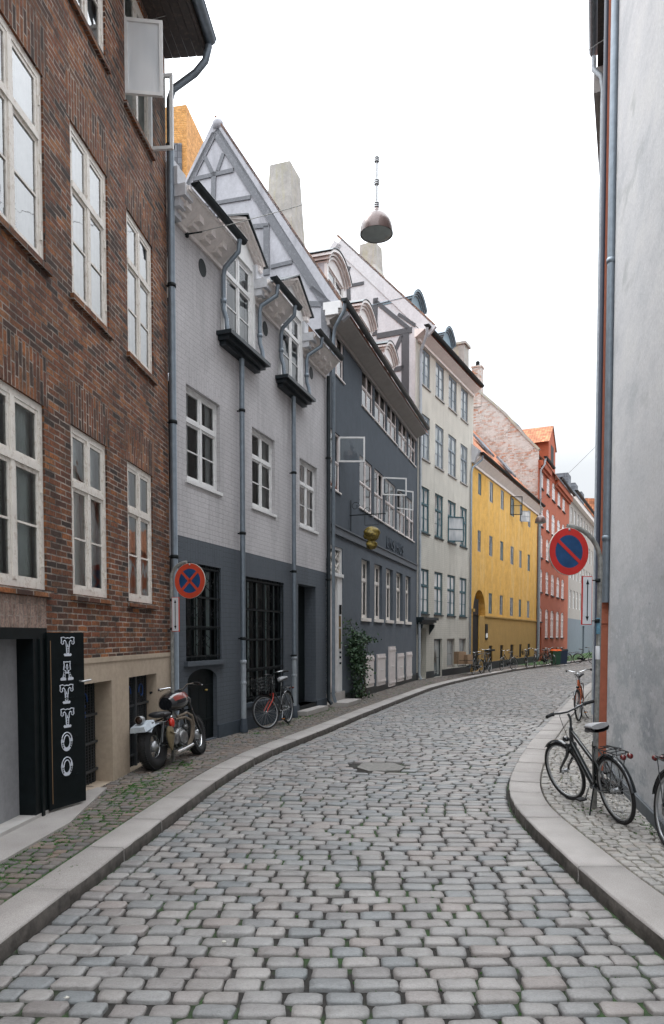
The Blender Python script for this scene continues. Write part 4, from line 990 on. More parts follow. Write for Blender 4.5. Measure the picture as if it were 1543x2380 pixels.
for (x0, x1) in ((840, 859), (870, 888), (897, 912.5), (921, 935.5), (942.5, 954)):
    a, b = FL.hit(x0, 1400)[0], FL.hit(x1, 1400)[0]
    lw.append(window(FL, lh, a, b, 2.5, 4.3, M['cream'], rec=.1, fw=.085, cols=2, tr=.33, bars=(0, 0), sash=.03, sill=(M['cream'], .1, .05), hinge=False, curt=1))
dh = (.03, 1.2, .42, 4.35, .2, 'solid')
wall(FL, lh, 'wall', 0, FL.L+.15, 0, 10.2, lw+[dh], [M['blue_up'], M['blue_low'], M['gutter']], [(0, FL.L+.15, 0, 4.66, 1), (0, FL.L+.15, 0, .34, 2)], rv=.13)
m = MB(); m.fb(FL, 0, FL.L, 4.66, 4.86, 0, .05); m.fb(FL, 0, FL.L, 4.86, 4.9, 0, .075); m.build('string_course', M['band'], lh)
# door
m = MB(); m.fb(FL, .03, .1, .42, 4.35, -.2, -.05); m.fb(FL, .78, 1.2, .42, 3.62, -.12, -.02); m.fb(FL, 1.12, 1.2, 3.62, 4.35, -.14, -.03); m.fb(FL, .1, 1.12, 4.28, 4.35, -.14, -.03); m.fb(FL, .03, 1.2, 3.55, 3.64, -.14, .03); m.build('door_surround', M['white'], lh)
m = MB(); m.fb(FL, .1, .78, .42, 3.55, -.2, -.13)
for z0, z1 in ((.55, 1.2), (1.35, 1.5), (1.6, 2.7), (2.8, 2.9), (3.0, 3.45)): m.fb(FL, .2, .68, z0, z1, -.13, -.11)
ed = m.build('entrance_door', M['pinkwhite'], lh)
m = MB(); m.tube([FL.w(.17, 1.45, -.1), FL.w(.17, 1.75, -.1)], .015, 6); m.build('handle', mplain('brass_handle', (.45, .3, .1), .4, .1, 5, .8), ed)
m = MB(); zz0, zz1, ua, ub = 3.66, 4.28, .12, 1.1
for u in (ua, ub): m.fb(FL, u-.02, u+.02, zz0, zz1, -.12, -.07)
um, zm = (ua+ub)/2, (zz0+zz1)/2
for p, q in (((ua, zz0), (ub, zz1)), ((ua, zz1), (ub, zz0)), ((um, zz0), (ua, zm)), ((ua, zm), (um, zz1)), ((um, zz1), (ub, zm)), ((ub, zm), (um, zz0))): beam(m, FL, p, q, .03, -.07, .04)
tw = m.build('transom_window', M['cream'], lh); p = MB(); p.face([FL.w(ua, zz0, -.11), FL.w(ub, zz0, -.11), FL.w(ub, zz1, -.11), FL.w(ua, zz1, -.11)]); p.build('pane', M['pane_far'], tw)
m = MB(); m.fb(FL, 0, 1.35, .1, .2, 0, .5); m.fb(FL, .0, 1.25, .2, .42, -.2, .05); m.build('doorstep', M['kerb'], lh)
m = MB(); m.fb(FL, .9, 1.06, 1.6, 2.15, -.02, -.005); m.fb(FL, .9, 1.06, 2.2, 2.5, -.02, -.005); m.build('brass_plate', mplain('dull_brass', (.2, .13, .045), .5, .2, 8, .5), lh)
m = MB(); m.fb(FL, .93, 1.0, 2.54, 2.8, -.02, .03)
for z in (1.2, 1.36, 1.5): m.lathe(FL.w(.98, z, -.01), [(0, -.03), (.035, -.03), (.035, .03), (0, .03)], 8)
m.build('door_bell', M['black'], lh)
# cellar shutters
for (x0, x1, yt, yb) in ((847, 866, 1524, 1601), (875, 893, 1521, 1596), (902, 916.5, 1503, 1598), (922.5, 936, 1519, 1586), (943.5, 955, 1516, 1581)):
    a, zt = FL.hit(x0, yt); b, _ = FL.hit(x1, yt); zb = FL.hit(x0, yb)[1]+.02
    m = MB(); m.fb(FL, a, b, zb, zt, 0, .045); m.fb(FL, a-.02, b+.02, zt-.14, zt-.08, .045, .06); m.fb(FL, a-.02, b+.02, zb+.1, zb+.16, .045, .06)
    for i in (1, 2, 3): u = a+(b-a)*i/4; m.fb(FL, u-.004, u+.004, zb, zt, .045, .05)
    m.fb(FL, b, b+.05, zt-.2, zt-.08, .0, .05); m.fb(FL, b, b+.05, zb+.1, zb+.22, .0, .05)
    o = m.build('cellar_shutter', M['pinkwhite'], lh); k = MB(); k.lathe(FL.w((a+b)/2, (zt+zb)/2, .06), [(0, -.02), (.025, -.02), (.025, .02), (0, .02)], 8); k.build('latch', M['white'], o)
# relief letters on the frieze (only the last two words read)
tcur = bpy.data.curves.new('relief', 'FONT'); tcur.body = 'ENS HVS'.replace('V', 'U'); tcur.size = .62; tcur.extrude = .02; tcur.space_character = 1.12
tob = bpy.data.objects.new('tmp_relief', tcur); C.objects.link(tob); bpy.context.view_layer.update()
me = bpy.data.meshes.new_from_object(tob.evaluated_get(bpy.context.evaluated_depsgraph_get())); C.objects.unlink(tob); bpy.data.objects.remove(tob)
u_l, z_l = FL.hit(897, 1262)[0], 5.0; xm = max(v.co.x for v in me.vertices); u_r = FL.hit(936, 1270)[0]; kx = (u_r-u_l)/xm; base = FL.w(5.8, 0)
for v in me.vertices:
    p = FL.w(u_l+v.co.x*kx, z_l+v.co.y*.9, .012+v.co.z); v.co = p-base
me.materials.append(M['blue_up']); me.name = 'relief_lettering'; ro_ = bpy.data.objects.new('relief_lettering', me); C.objects.link(ro_); ro_.parent = lh
# eave, gutter, roof, gable
m = MB(); 
m.hexa([FL.w(-.15, 9.98, .02), FL.w(11.3, 9.98, .02), FL.w(11.3, 9.98, -.05), FL.w(-.15, 9.98, -.05), FL.w(-.15, 10.16, .42), FL.w(11.3, 10.16, .42), FL.w(11.3, 10.2, -.05), FL.w(-.15, 10.2, -.05)])
m.fb(FL, -.15, 11.3, 9.88, 9.98, -.02, .06); m.fb(FL, -.16, 11.3, 10.16, 10.24, .1, .44); m.build('eave_moulding', M['taupe'], lh)
gutter(FL, lh, -.45, 11.25, 10.3, .52, .08)
m = MB(); m.tube([FL.w(-.3, 10.28, .5), FL.w(-.3, 10.1, .5), FL.w(-.02, 9.85, .16), FL.w(.04, 9.6, .1), FL.w(.04, .4, .1), FL.w(.04, .2, .16)], .045, 10); m.build('downpipe', M['zinc'], lh)
m = MB(); m.fb(FL, -.2, .1, 10.24, 10.42, -.1, .35); m.fb(FL, -.2, .1, 10.1, 10.24, -.05, .3); m.build('eave_end', M['white'], lh)
roofq(FL, lh, .0, FL.L, 10.28, -.45, 3.15, 15.5, M['tile'])
def gable(P, root, pts, mat, n=0.02, th=.2, name='gable_wall'):
    m = MB(); m.face([P.w(u, z, -n) for u, z in pts][::-1], [(u, z) for u, z in pts][::-1]); return m.build(name, mat, root)
gable(FLP, lh, [(0, 4), (0, 10.3), (3.15, 15.4), (6.3, 10.3), (6.3, 4)], M['gablewash'], .0)
def timbers(P, root, L_, mat, th=.05, n=-.03, name='timber_frame'):
    m = MB()
    for x0, y0, x1, y1, w in L_: beam(m, P, P.hit(x0, y0), P.hit(x1, y1), w*.82, n, -th)
    return m.build(name, mat, root)
timbers(FLP, lh, [(501, 305, 756, 706, .27), (499, 311, 431, 445, .2), (449.6, 417.6, 543, 396, .13), (476, 364, 494.6, 404, .12), (519.6, 357.6, 506, 397.6, .12), (498, 400, 494.6, 500, .16),
    (466, 479, 583, 459, .12), (573, 529, 624.6, 524, .14), (619.6, 525, 619.6, 640, .2), (629.6, 621, 679.6, 609, .12), (703, 706, 759, 708, .16), (754, 710, 756, 800, .22), (722, 668, 775, 712, .12)], M['timber'])
m = MB()
for (a, b, c, d, w) in ((-.45, 10.05, 3.15, 15.62, .24), (6.5, 10.3, 3.15, 15.62, .24)):
    beam(m, FLP, (a, b), (c, d), w, -.03, -.12)
m.lathe(FLP.w(3.15, 15.6, .05), [(0, -.12), (.14, -.1), (.16, .05), (.1, .16), (0, .18)], 12); m.build('barge_board', M['gablewash'], lh)
m = MB(); beam(m, FLP, (-.5, 10.2), (3.2, 15.82), .06, -.03, -.1); m.build('verge_tiles', M['verge'], lh)
chimney(lh, FL, 4.5, 6.1, 2.7, 3.9, 13, 17.6, M['chim'], .6)
for (x0, x1, zb) in ((756, 800, 0), (829, 869, 0), (889, 917, 0)):
    a = FL.hit(x0, 700, -.4)[0]; b = FL.hit(x1, 760, -.4)[0]; b = min(b, a+1.65) if x0 < 800 else b
    a2 = {756: .88, 829: 3.95, 889: 7.2}[x0]; b2 = a2+1.62
    dormer(FL, lh, a2, b2, 10.9, 12.0, .35, 3.0, M['white'], M['gablewash'], M['gutter'], M['glass_hi'], rise=.36)
# ---------------------------------------------------------------- stone grey house
FE = Fac(3.55, 29.8, 7.21, 36.7); FEP = FE.perp(0)
eh = thing('townhouse', FE.w(3.9, 0), 'stone grey painted house with dark teal windows and a white half-timbered gable', 'house')
ew = []; ecols = [(975.8, 997), (1009.8, 1029), (1040, 1058.5), (1068.5, 1084.5)]
for ri, (c, d) in enumerate(((2.9, 4.82), (6.35, 8.28), (9.45, 11.3), (12.5, 14.0))):
    for ci, (x0, x1) in enumerate(ecols):
        a, b = FE.hit(x0, 1300)[0], FE.hit(x1, 1300)[0]
        ew.append(window(FE, eh, a, b, c, d, M['teal'] if ri < 2 else M['zinc'], rec=.04, fw=.07, cols=2, tr=.36 if ri < 3 else 0, bars=(1, 0) if ri < 3 else (2, 0), sash=.03, glass=M['pane_curt'] if ri in (0,) else M['pane_far'], sill=(M['tealdark'] if ri < 2 else M['taupe'], .05, .05), hinge=False))
for ci, (x0, x1) in enumerate(ecols[1:]):
    a, b = FE.hit(x0, 1300)[0], FE.hit(x1, 1300)[0]
    ew.append(window(FE, eh, a, b, .45 if ci else .1, 1.82, M['tealdark'] if not ci else M['taupe'], rec=.1, fw=.06, cols=1, tr=0, bars=1, glass=M['pane_far'], hinge=False))
eh_d = (0.25, 1.15, .1, 2.3, .9, 'solid')
wall(FE, eh, 'wall', -.3, FE.L, 0, 14.5, ew+[eh_d], [M['beige'], M['gutter']], [(-.3, FE.L, 0, .4, 1)], room=0.0)
m = MB(); m.fb(FE, .25, 1.15, .1, 2.3, -.92, -.85); m.build('entrance_door', M['tealdark'], eh)
m = MB(); m.fb(FE, -.1, 1.75, 2.62, 2.74, 0, .35); m.fb(FE, -.05, 1.7, 2.52, 2.62, 0, .27); m.fb(FE, 0, 1.65, 2.44, 2.52, 0, .16)
for u in (.08, 1.5): m.prism([FE.w(u, 2.44, 0), FE.w(u, 2.44, .24), FE.w(u, 2.3, .2), FE.w(u, 2.1, .05), FE.w(u, 2.0, 0)], FE.w(.09, 0)-FE.w(0, 0))
m.build('door_canopy', M['tealdark'], eh)
casement(FE, eh, FE.hit(1040, 1230)[0]+.05, 6.35, 7.5, .8, 48, M['teal'], 1, .0, bars=1, glass=M['pane_curt'])
m = MB(); m.hexa([FE.w(-.3, 14.15, .02), FE.w(7.7, 14.15, .02), FE.w(7.7, 14.15, -.05), FE.w(-.3, 14.15, -.05), FE.w(-.3, 14.4, .4), FE.w(7.7, 14.4, .4), FE.w(7.7, 14.5, -.05), FE.w(-.3, 14.5, -.05)]); m.fb(FE, -.1, 7.7, 14.05, 14.15, -.02, .1); m.build('cornice', M['cornice'], eh)
gutter(FE, eh, -.35, 7.7, 14.5, .48, .1, M['iron'])
m = MB(); m.tube([FE.w(-.25, 14.45, .48), FE.w(-.22, 14.2, .45), FE.w(.02, 13.7, .12), FE.w(.05, 13.4, .1), FE.w(.05, .3, .1), FE.w(.05, .12, .2)], .06, 10); m.build('downpipe', M['zinc_pale'], eh)
roofq(FE, eh, 0, FE.L, 14.5, -.4, 3.7, 18.8, M['tile'])
gable(FEP, eh, [(0, 6), (0, 14.6), (3.7, 18.75), (7.4, 14.6), (7.4, 6)], M['whitewall'], .0)
timbers(FEP, eh, [(872.5, 700, 949, 763, .2), (812.5, 620, 795.8, 668, .16), (795.8, 668, 845.8, 658, .16), (809.8, 666.7, 810.8, 698, .22), (873, 693, 870.8, 780, .26), (875.8, 782, 957.5, 766.7, .28), (942, 775, 941.8, 925, .4), (934, 780, 907.5, 840, .2), (907.5, 860, 939, 855, .24), (925.8, 730, 965.8, 756.7, .16)], M['timber_dark'])
m = MB(); beam(m, FEP, (-.6, 14.35), (3.7, 18.95), .5, -.03, -.12); beam(m, FEP, (8, 14.2), (3.7, 18.95), .5, -.03, -.12); m.build('barge_board', M['whitewall'], eh)
m = MB(); beam(m, FEP, (-.7, 14.6), (3.75, 19.3), .08, -.03, -.1); m.build('verge_tiles', M['verge'], eh)
chimney(eh, FE, 2.8, 4.3, 3.1, 4.5, 16, 20.5, M['chim'], .55, shoulder=(18.6, .62, 19.4))
chimney(eh, FE, 6.9, 7.7, .2, 1.5, 13.5, 16.5, M['chim'], .95, cap=.12)
for (a, b) in ((.1, 1.5), (4.1, 5.5)): dormer(FE, eh, a, b, 14.95, 15.75, .4, 2.6, mwood('blue_grey_zinc', (.16, .24, .29)) if a < 1 else bpy.data.materials['blue_grey_zinc'], M['whitewall'], M['zinc'], M['pane_far'], rise=.55)
# ---------------------------------------------------------------- ochre yellow house
FY = Fac(7.23, 36.7, 14.9, 51.7)
yh = thing('townhouse', FY.w(8, 0), 'ochre yellow house with small windows and an arched gateway', 'house')
yw = []; ycols = [(1109.6, 1117), (1136.5, 1144.3), (1162.3, 1169.5), (1186.2, 1193.5), (1206.8, 1212.4), (1226.2, 1231.8)]
for ri, (c, d) in enumerate(((9.38, 10.5), (6.4, 7.52), (3.2, 4.34))):
    for ci, (x0, x1) in enumerate(ycols):
        if ri == 2 and ci == 0: continue
        a, b = FY.hit(x0, 1300)[0], FY.hit(x1, 1300)[0]
        yw.append(window(FY, yh, a, b, c, d, M['zinc'] if (ri+ci) % 3 else M['teal'], rec=.015, fw=.04, cols=2, tr=0, bars=1, sash=.02, glass=M['pane_far'], hinge=False))
slits = []
for x0, x1 in ycols[1:]:
    a, b = FY.hit(x0, 1500)[0], FY.hit(x1, 1500)[0]; slits.append((a, b, .55, 1.4, .06, 'solid'))
ar = (.12, 2.6, 3.05, 4.4, 1.3, 'solid'); ar2 = (.12, 1.4, .1, 3.05, 1.3, 'solid')
wall(FY, yh, 'wall', -.25, FY.L, 0, 11, yw+slits+[ar, ar2], [M['yellow'], M['yellow_low'], M['black']], [(-.25, FY.L, 0, 3.0, 1)], room=0.0)
m = MB(); pts = spandrel(m, FY, .12, 2.6, 3.1, 4.4, .001, 14)
for (p, q) in zip(pts, pts[1:]): m.face([FY.w(p[0], p[1], 0), FY.w(q[0], q[1], 0), FY.w(q[0], q[1], -1.3), FY.w(p[0], p[1], -1.3)], sm=True)
m.fb(FY, .1, 2.4, 3.0, 4.4, -1.4, -1.3); m.build('archway', M['yellow'], yh)
m = MB(); m.fb(FY, .12, 1.4, .1, 3.9, -1.3, -.06); m.fb(FY, .35, .9, 3.9, 4.15, -1.3, -.07); m.fb(FY, .2, 1.6, 1.0, 1.14, .05, .12) if False else None; m.build('gate', M['black'], yh)
m = MB(); m.fb(FY, 2.4, FY.L, 2.98, 3.06, 0, .06); m.fb(FY, -.2, .12, 3.2, 3.35, 0, .12); m.build('string_course', M['yellow_low'], yh)
m = MB(); m.fb(FY, 2.55, 3.0, 1.75, 2.6, 0, .04); m.build('notice_board', M['black'], yh)
m = MB(); m.fb(FY, 2.6, 2.95, 1.85, 2.1, .04, .05); m.build('notice', M['curtain'], yh)
m = MB(); m.fb(FY, 2.4, 4.0, 1.1, 1.2, 0, .2); m.build('rail', M['iron'], yh)
m = MB(); m.fb(FY, 2.4, FY.L, 0, .5, 0, .1); m.build('plinth', M['tealdark'], yh)
for a, b, c, d, *_ in slits:
    m = MB(); m.fb(FY, a, b, c, d, -.1, -.045); m.build('cellar_window', M['black'], yh)
casement(FY, yh, FY.hit(1186, 1150)[0], 9.38, 10.5, .75, 62, M['iron'], 1, .0, bars=1)
casement(FY, yh, FY.hit(1209, 1150)[0]+.2, 9.4, 10.1, .75, 40, M['zinc_pale'], 1, .0, bars=1, glass=M['pane_curt'])
m = MB(); m.hexa([FY.w(-.1, 10.72, .02), FY.w(16.9, 10.72, .02), FY.w(16.9, 10.72, -.05), FY.w(-.1, 10.72, -.05), FY.w(-.1, 11.08, .4), FY.w(16.9, 11.08, .4), FY.w(16.9, 11.1, -.05), FY.w(-.1, 11.1, -.05)]); m.fb(FY, 0, 16.9, 10.6, 10.72, -.01, .08); m.build('cornice', M['cornice'], yh)
m = MB(); m.hexa([FY.w(-.3, 10.75, .1), FY.w(.1, 10.75, .1), FY.w(.1, 10.75, -.5), FY.w(-.3, 10.75, -.5), FY.w(-.3, 11.35, .38), FY.w(.1, 11.35, .38), FY.w(.1, 12.1, -.5), FY.w(-.3, 12.1, -.5)]); m.build('eave_end', M['whitewall'], yh)
gutter(FY, yh, -.2, 16.5, 11.18, .48, .1, M['iron'])
m = MB(); m.tube([FY.w(0, 11.1, .48), FY.w(.0, 10.9, .45), FY.w(-.3, 10.5, .06), FY.w(-.5, 10.2, .05), FY.w(-.5, .3, .05)], .05, 8); m.build('downpipe', M['zinc'], yh); m = MB(); m.tube([FY.w(16.6, 10.6, .1), FY.w(16.6, .3, .1)], .07, 8); m.build('downpipe', M['zinc'], yh)
roofq(FY, yh, 0, FY.L, 11.2, -.4, 4.95, 17.5, M['tile_orange'])
m = MB()
for u0, v0 in ((5.2, .9), (9.3, .5), (2.4, 2.6)):
    z0 = 11.2+(v0+.4)*1.178; m.hexa([FY.w(u0, z0+.1, -v0), FY.w(u0+2.4, z0+.1, -v0), FY.w(u0+2.4, z0+.9+.1, -v0-.7), FY.w(u0, z0+1, -v0-.7)]+[FY.w(u0, z0+.22, -v0+.05), FY.w(u0+2.4, z0+.22, -v0+.05), FY.w(u0+2.4, z0+1.12, -v0-.65), FY.w(u0, z0+1.12, -v0-.65)])
m.build('roof_light', M['slate'], yh)
# ---------------------------------------------------------------- red house
FR = Fac(14.9, 51.7, 21.8, 65.8); FRP = FR.perp(0)
rh = thing('townhouse', FR.w(8, 0), 'tall red rendered house with arched pale windows and a limewashed brick gable', 'house')
rw = []; rcols = [(1252.8, 1259.8), (1267.9, 1274.3), (1280.4, 1287.4), (1293.5, 1299.8), (1304.8, 1310.6)]; arm = MB()
for ri, (c, d) in enumerate(((12.8, 14.2), (10.05, 11.7), (7.75, 9.4), (5.2, 6.9), (1.8, 4.0))):
    for ci, (x0, x1) in enumerate(rcols):
        a, b = FR.hit(x0, 1350)[0], FR.hit(x1, 1350)[0]; dd_ = d
        if ri == 4 and ci == 0: c_2 = 3.0
        else: c_2 = c
        rw.append(window(FR, rh, a, b, c_2, dd_, M['pinkwhite'], rec=.02, fw=.09, cols=2, tr=.3, bars=(2, 0), sash=.03, glass=M['pane_curt'], sill=(M['black'], .08, .08), hinge=False))
        spandrel(arm, FR, a, b, dd_-.28, dd_, .001, 8)
gd = (.4, 1.9, .1, 2.6, .2, 'solid'); cells = []
for x0, x1 in rcols[1:]:
    a, b = FR.hit(x0, 1350)[0], FR.hit(x1, 1350)[0]; cells.append((a, b, .3, .95, .3, 'solid'))
wall(FR, rh, 'wall', -.3, FR.L, 0, 14.6, rw+[gd]+cells, [M['red']], (), room=0.0); arm.build('window_arch', M['red'], rh)
m = MB(); m.fb(FR, .4, 1.9, .1, 2.6, -.2, -.15); m.build('green_door', mplain('dark_green_paint', (.02, .045, .04), .5), rh)
for a, b, c, d, *_ in cells: m = MB(); m.fb(FR, a, b, c, d, -.3, -.25); m.build('cellar_window', M['black'], rh)
m = MB(); m.fb(FR, 0, 3.9, 14.2, 14.6, 0, .3); m.fb(FR, 7.3, FR.L, 14.2, 14.6, 0, .3); m.fb(FR, 0, 3.9, 14.0, 14.2, 0, .15); m.fb(FR, 7.3, FR.L, 14.0, 14.2, 0, .15); m.build('cornice', M['red'], rh)
gutter(FR, rh, -.1, 3.9, 14.75, .45, .12, M['iron']); gutter(FR, rh, 7.4, 15.7, 14.75, .45, .12, M['iron'])
m = MB(); m.tube([FR.w(.1, 14.7, .45), FR.w(.1, 14.3, .4), FR.w(.1, 13.9, .12), FR.w(.1, .3, .12)], .07, 8); m.build('downpipe', M['zinc_pale'], rh)
roofq(FR, rh, .3, FR.L, 14.7, -.3, 5.6, 20.9, M['tile'])
gable(FRP, rh, [(0, 5), (0, 15.3), (.95, 16.35), (2.43, 18.15), (4.8, 20.6), (5.6, 21.2), (12, 14.6), (12, 5)], M['oldwash'], .0)
m = MB()
for p, q in (((0, 15.35), (.95, 16.4)), ((.95, 16.4), (2.43, 18.2)), ((2.43, 18.2), (5.6, 21.3))): beam(m, FRP, p, q, .16, .3, .38)
m.build('coping', M['chim'], rh)
chimney(rh, FR, -.05, .6, 4.25, 4.95, 19, 21.9, M['oldwash'], 1, cap=.12, pots=1)
m = MB(); m.prism([FR.w(4.0, 14.2, .02), FR.w(7.2, 14.2, .02), FR.w(7.2, 17.0, .02), FR.w(5.6, 18.4, .02), FR.w(4.0, 17.0, .02)], FR.w(0, 0, -4.5)-FR.w(0, 0, 0)); ho = m.build('hoist_gable', M['red'], rh)
m = MB(); m.fb(FR, 5.0, 6.3, 15.2, 16.9, -.02, .03); m.build('hatch', M['black'], ho)
m = MB()
for s in (-1, 1):
    A = [FR.w(5.6, 18.5, .1), FR.w(5.6+s*1.9, 16.85, .1), FR.w(5.6+s*1.9, 16.85, -4.8), FR.w(5.6, 18.5, -4.8)]
    m.face(A if s > 0 else A[::-1], [(0, 0), (0, 2.5), (5, 2.5), (5, 0)])
m.build('hoist_roof', M['tile_orange'], ho)
m = MB(); m.hexa([FR.w(1.2, 16.9, -1.8), FR.w(3.4, 16.9, -1.8), FR.w(3.4, 18.2, -3.2), FR.w(1.2, 18.2, -3.2), FR.w(1.2, 17.6, -1.7), FR.w(3.4, 17.6, -1.7), FR.w(3.4, 18.9, -3.0), FR.w(1.2, 18.9, -3.0)]); m.build('roof_light', M['zinc'], rh)
# ---------------------------------------------------------------- far houses
FK = Fac(21.8, 65.8, 31, 84.2)
kh = thing('townhouse', FK.w(9, 0), 'pale grey house with slate roof beyond the red house', 'house')
kw = []
for (c, d) in ((12.6, 14), (10, 11.6), (7.4, 9), (4.6, 6.3)):
    for i in range(8): a = 1+i*2.3; kw.append(window(FK, kh, a, a+1.1, c, d, M['white'], rec=.08, fw=.08, cols=2, tr=.35, bars=0, sash=.02, glass=M['pane_curt'], hinge=False))
kd = (10.5, 12, .1, 3, .3, 'solid')
wall(FK, kh, 'wall', -.3, FK.L, 0, 14.8, kw+[kd], [M['fargray'], M['farlow']], [(0, FK.L, 0, 3.6, 1)], room=0.0)
m = MB(); m.fb(FK, 10.5, 12, .1, 3, -.3, -.25); m.build('entrance_door', M['black'], kh)
m = MB(); m.fb(FK, 0, FK.L, 14.6, 15.0, 0, .4); m.build('cornice', M['cornice'], kh); gutter(FK, kh, 0, FK.L, 15.2, .6, .15, M['iron'])
roofq(FK, kh, 0, FK.L, 15.1, -.4, 5, 19.5, M['slate'])
for a in (3, 8, 13):
    m = MB(); m.prism([FK.w(a, 15.6, -.6), FK.w(a+2, 15.6, -.6), FK.w(a+2, 17.6, -.6), FK.w(a, 17.6, -.6)], FK.w(0, 0, -3)-FK.w(0, 0, 0)); m.build('dormer', M['slate'], kh)
p0 = atY(1352, 1500, 86); FO = Fac(p0.x, 86, p0.x+14, 88)
oh = thing('townhouse', FO.w(5, 0), 'far orange brick house closing the view at the bend', 'house')
ow_ = [window(FO, oh, a, a+1.0, c, c+2, M['white'], rec=.08, fw=.1, cols=2, tr=.35, bars=0, glass=M['pane_curt'], hinge=False) for a in (1.2, 3.0, 4.8, 6.6) for c in (2.8, 6.2, 9.6)]
wall(FO, oh, 'wall', 0, FO.L, 0, 12.8, ow_, [mplaster('orange_brown_brickwork', (.42, .13, .06), (.3, .09, .05), .12, .1)], (), room=0.0)
roofq(FO, oh, 0, FO.L, 12.8, -.3, 4, 16.2, M['tile_orange'])
m = MB(); m.fb(FO, 1.5, 2.9, 13, 19.0, -3.5, -2.5); m.build('chimney', M['tile_orange'], oh)
# orange brick building rising behind the grey house
b0 = atY(433, 243, 30); FQ = Fac(b0.x-6, 30, b0.x, 30); oq = thing('house', (b0.x, 30, 0), 'tall orange brick house rising behind the half-timbered gable', 'house')
zt = b0.z; m = MB(); m.face([(b0.x-7, 30, 5), (b0.x, 30, 5), (b0.x, 30, zt), (b0.x-3, 30, zt-.4), (b0.x-7, 30, zt-.4)]); m.face([(b0.x, 30, 5), (b0.x+1.4, 40, 5), (b0.x+1.4, 40, zt), (b0.x, 30, zt)], [(0, 5), (10, 5), (10, zt), (0, zt)])
m.face([(b0.x-7, 30, zt-.4), (b0.x-3, 30, zt-.4), (b0.x, 30, zt), (b0.x+1.4, 40, zt), (b0.x-7, 40, zt)]); m.build('wall', mbrick('orange_brick', [(.6, .3, .09), (.66, .34, .11), (.55, .27, .08)], (.6, .36, .16), rh=.08), oq)
w0 = atY(411, 335, 29.96); m = MB(); m.hexa([Vector((w0.x-.5, 29.9, w0.z-1.2)), Vector((w0.x+.2, 29.9, w0.z-1.2)), Vector((w0.x+.2, 30, w0.z-1.2)), Vector((w0.x-.5, 30, w0.z-1.2)), Vector((w0.x-.5, 29.9, w0.z)), Vector((w0.x+.2, 29.9, w0.z)), Vector((w0.x+.2, 30, w0.z)), Vector((w0.x-.5, 30, w0.z))]); m.build('window', M['slate'], oq)
# ---------------------------------------------------------------- right side of the street
t = NT('stained_grey_plaster'); tc = t.add('TexCoord'); mpp = t.add('Mapping'); mpp.inputs['Scale'].default_value = (1, .45, 1); t.l(tc.outputs['Object'], mpp); o = mpp.outputs[0]
c1 = t.ramp(t.noise(o, 1.1, 8, .72), [(.34, (.42, .43, .445)), (.5, (.52, .52, .53)), (.66, (.57, .565, .56))])
sx = t.add('SeparateXYZ'); t.l(tc.outputs['Object'], sx)
hm = t.add('MapRange'); t.l(sx.outputs[2], hm); hm.inputs[1].default_value = .3; hm.inputs[2].default_value = 4.2; hm.inputs[3].default_value = 1; hm.inputs[4].default_value = 0
blot = t.ramp(t.noise(o, 2.2, 8, .7), [(.44, g3(0)), (.54, g3(.9))]); low = t.mix(1, blot, hm, 'MULTIPLY'); c2 = t.mix(low, c1, (.26, .285, .31))
pal = t.ramp(t.noise(o, 5, 7, .7), [(.58, g3(0)), (.61, g3(.7))]); c2 = t.mix(t.mix(1, pal, hm, 'MULTIPLY'), c2, (.6, .6, .63))
gr = t.ramp(t.noise(o, 2.7, 7, .7), [(.6, g3(0)), (.7, g3(.6))]); c3 = t.mix(t.mix(1, gr, hm, 'MULTIPLY'), c2, (.2, .26, .17))
sc_ = t.ramp(t.noise(o, 17, 5, .7), [(.64, g3(0)), (.68, g3(.8))]); c4 = t.mix(t.mix(1, sc_, hm, 'MULTIPLY'), c3, (.13, .15, .17))
sp_ = t.ramp(t.noise(o, 1.9, 3, .5), [(.62, g3(0)), (.7, g3(.6))]); c4 = t.mix(sp_, c4, (.33, .34, .34)); fn_ = t.ramp(t.noise(tc.outputs['Object'], 28, 6, .8), [(.35, g3(.84)), (.65, g3(1.1))]); c4 = t.mix(1, c4, fn_, 'MULTIPLY')
t.l(c4, t.b, 'Base Color'); t.b.inputs['Roughness'].default_value = .9
b2 = t.bump(t.noise(o, 6, 5), .2, .02); t.bump(t.noise(tc.outputs['Object'], 45, 6, .75), .4, .006, b2); M['plaster_r'] = t.m
PW = [(3.0, -6), (3.07, 6.4), (3.73, 9.6)]
gw_ = thing('plastered_building', (3.3, 7.5, 0), 'tall stained grey plaster building on the right with peeling patches', 'building')
m = MB()
for (a, b), (c, d) in zip(PW, PW[1:]): m.face([(a, b, 0), (a, b, 18), (c, d, 18), (c, d, 0)])
m.face([(3.73, 9.6, 0), (3.73, 9.6, 18), (12, 9.6, 18), (12, 9.6, 0)]); m.face([(3, -6, 18), (12, -6, 18), (12, 9.6, 18), (3.73, 9.6, 18), (3.07, 6.4, 18)]); m.face([(3, -6, 0), (12, -6, 0), (12, -6, 18), (3, -6, 18)])
m.build('wall', M['plaster_r'], gw_)
m = MB()
FW = Fac(3.73, 9.6, 3.07, 6.4); m.fb(FW, 0, FW.L, 0, .22, 0, .035); m.build('skirting', mplaster('dark_skirting', (.1, .11, .12), (.16, .17, .16), .2, .3), gw_)
FZ = Fac(3.64+.371*5.4, 15.1, 3.655, 9.72)       # reversed so that n points to the street
zh = thing('townhouse', FZ.w(2, 0), 'terracotta red house seen edge-on beyond the grey plaster wall', 'house')
m = MB(); m.fb(FZ, 0, FZ.L, 0, 13.9, -5, 0); m.build('wall', M['rosewall'], zh)
m = MB(); m.fb(FZ, FZ.L-.05, FZ.L+.012, 0, 13.5, -.25, .006); m.build('corner_strip', M['orangewall'], zh)
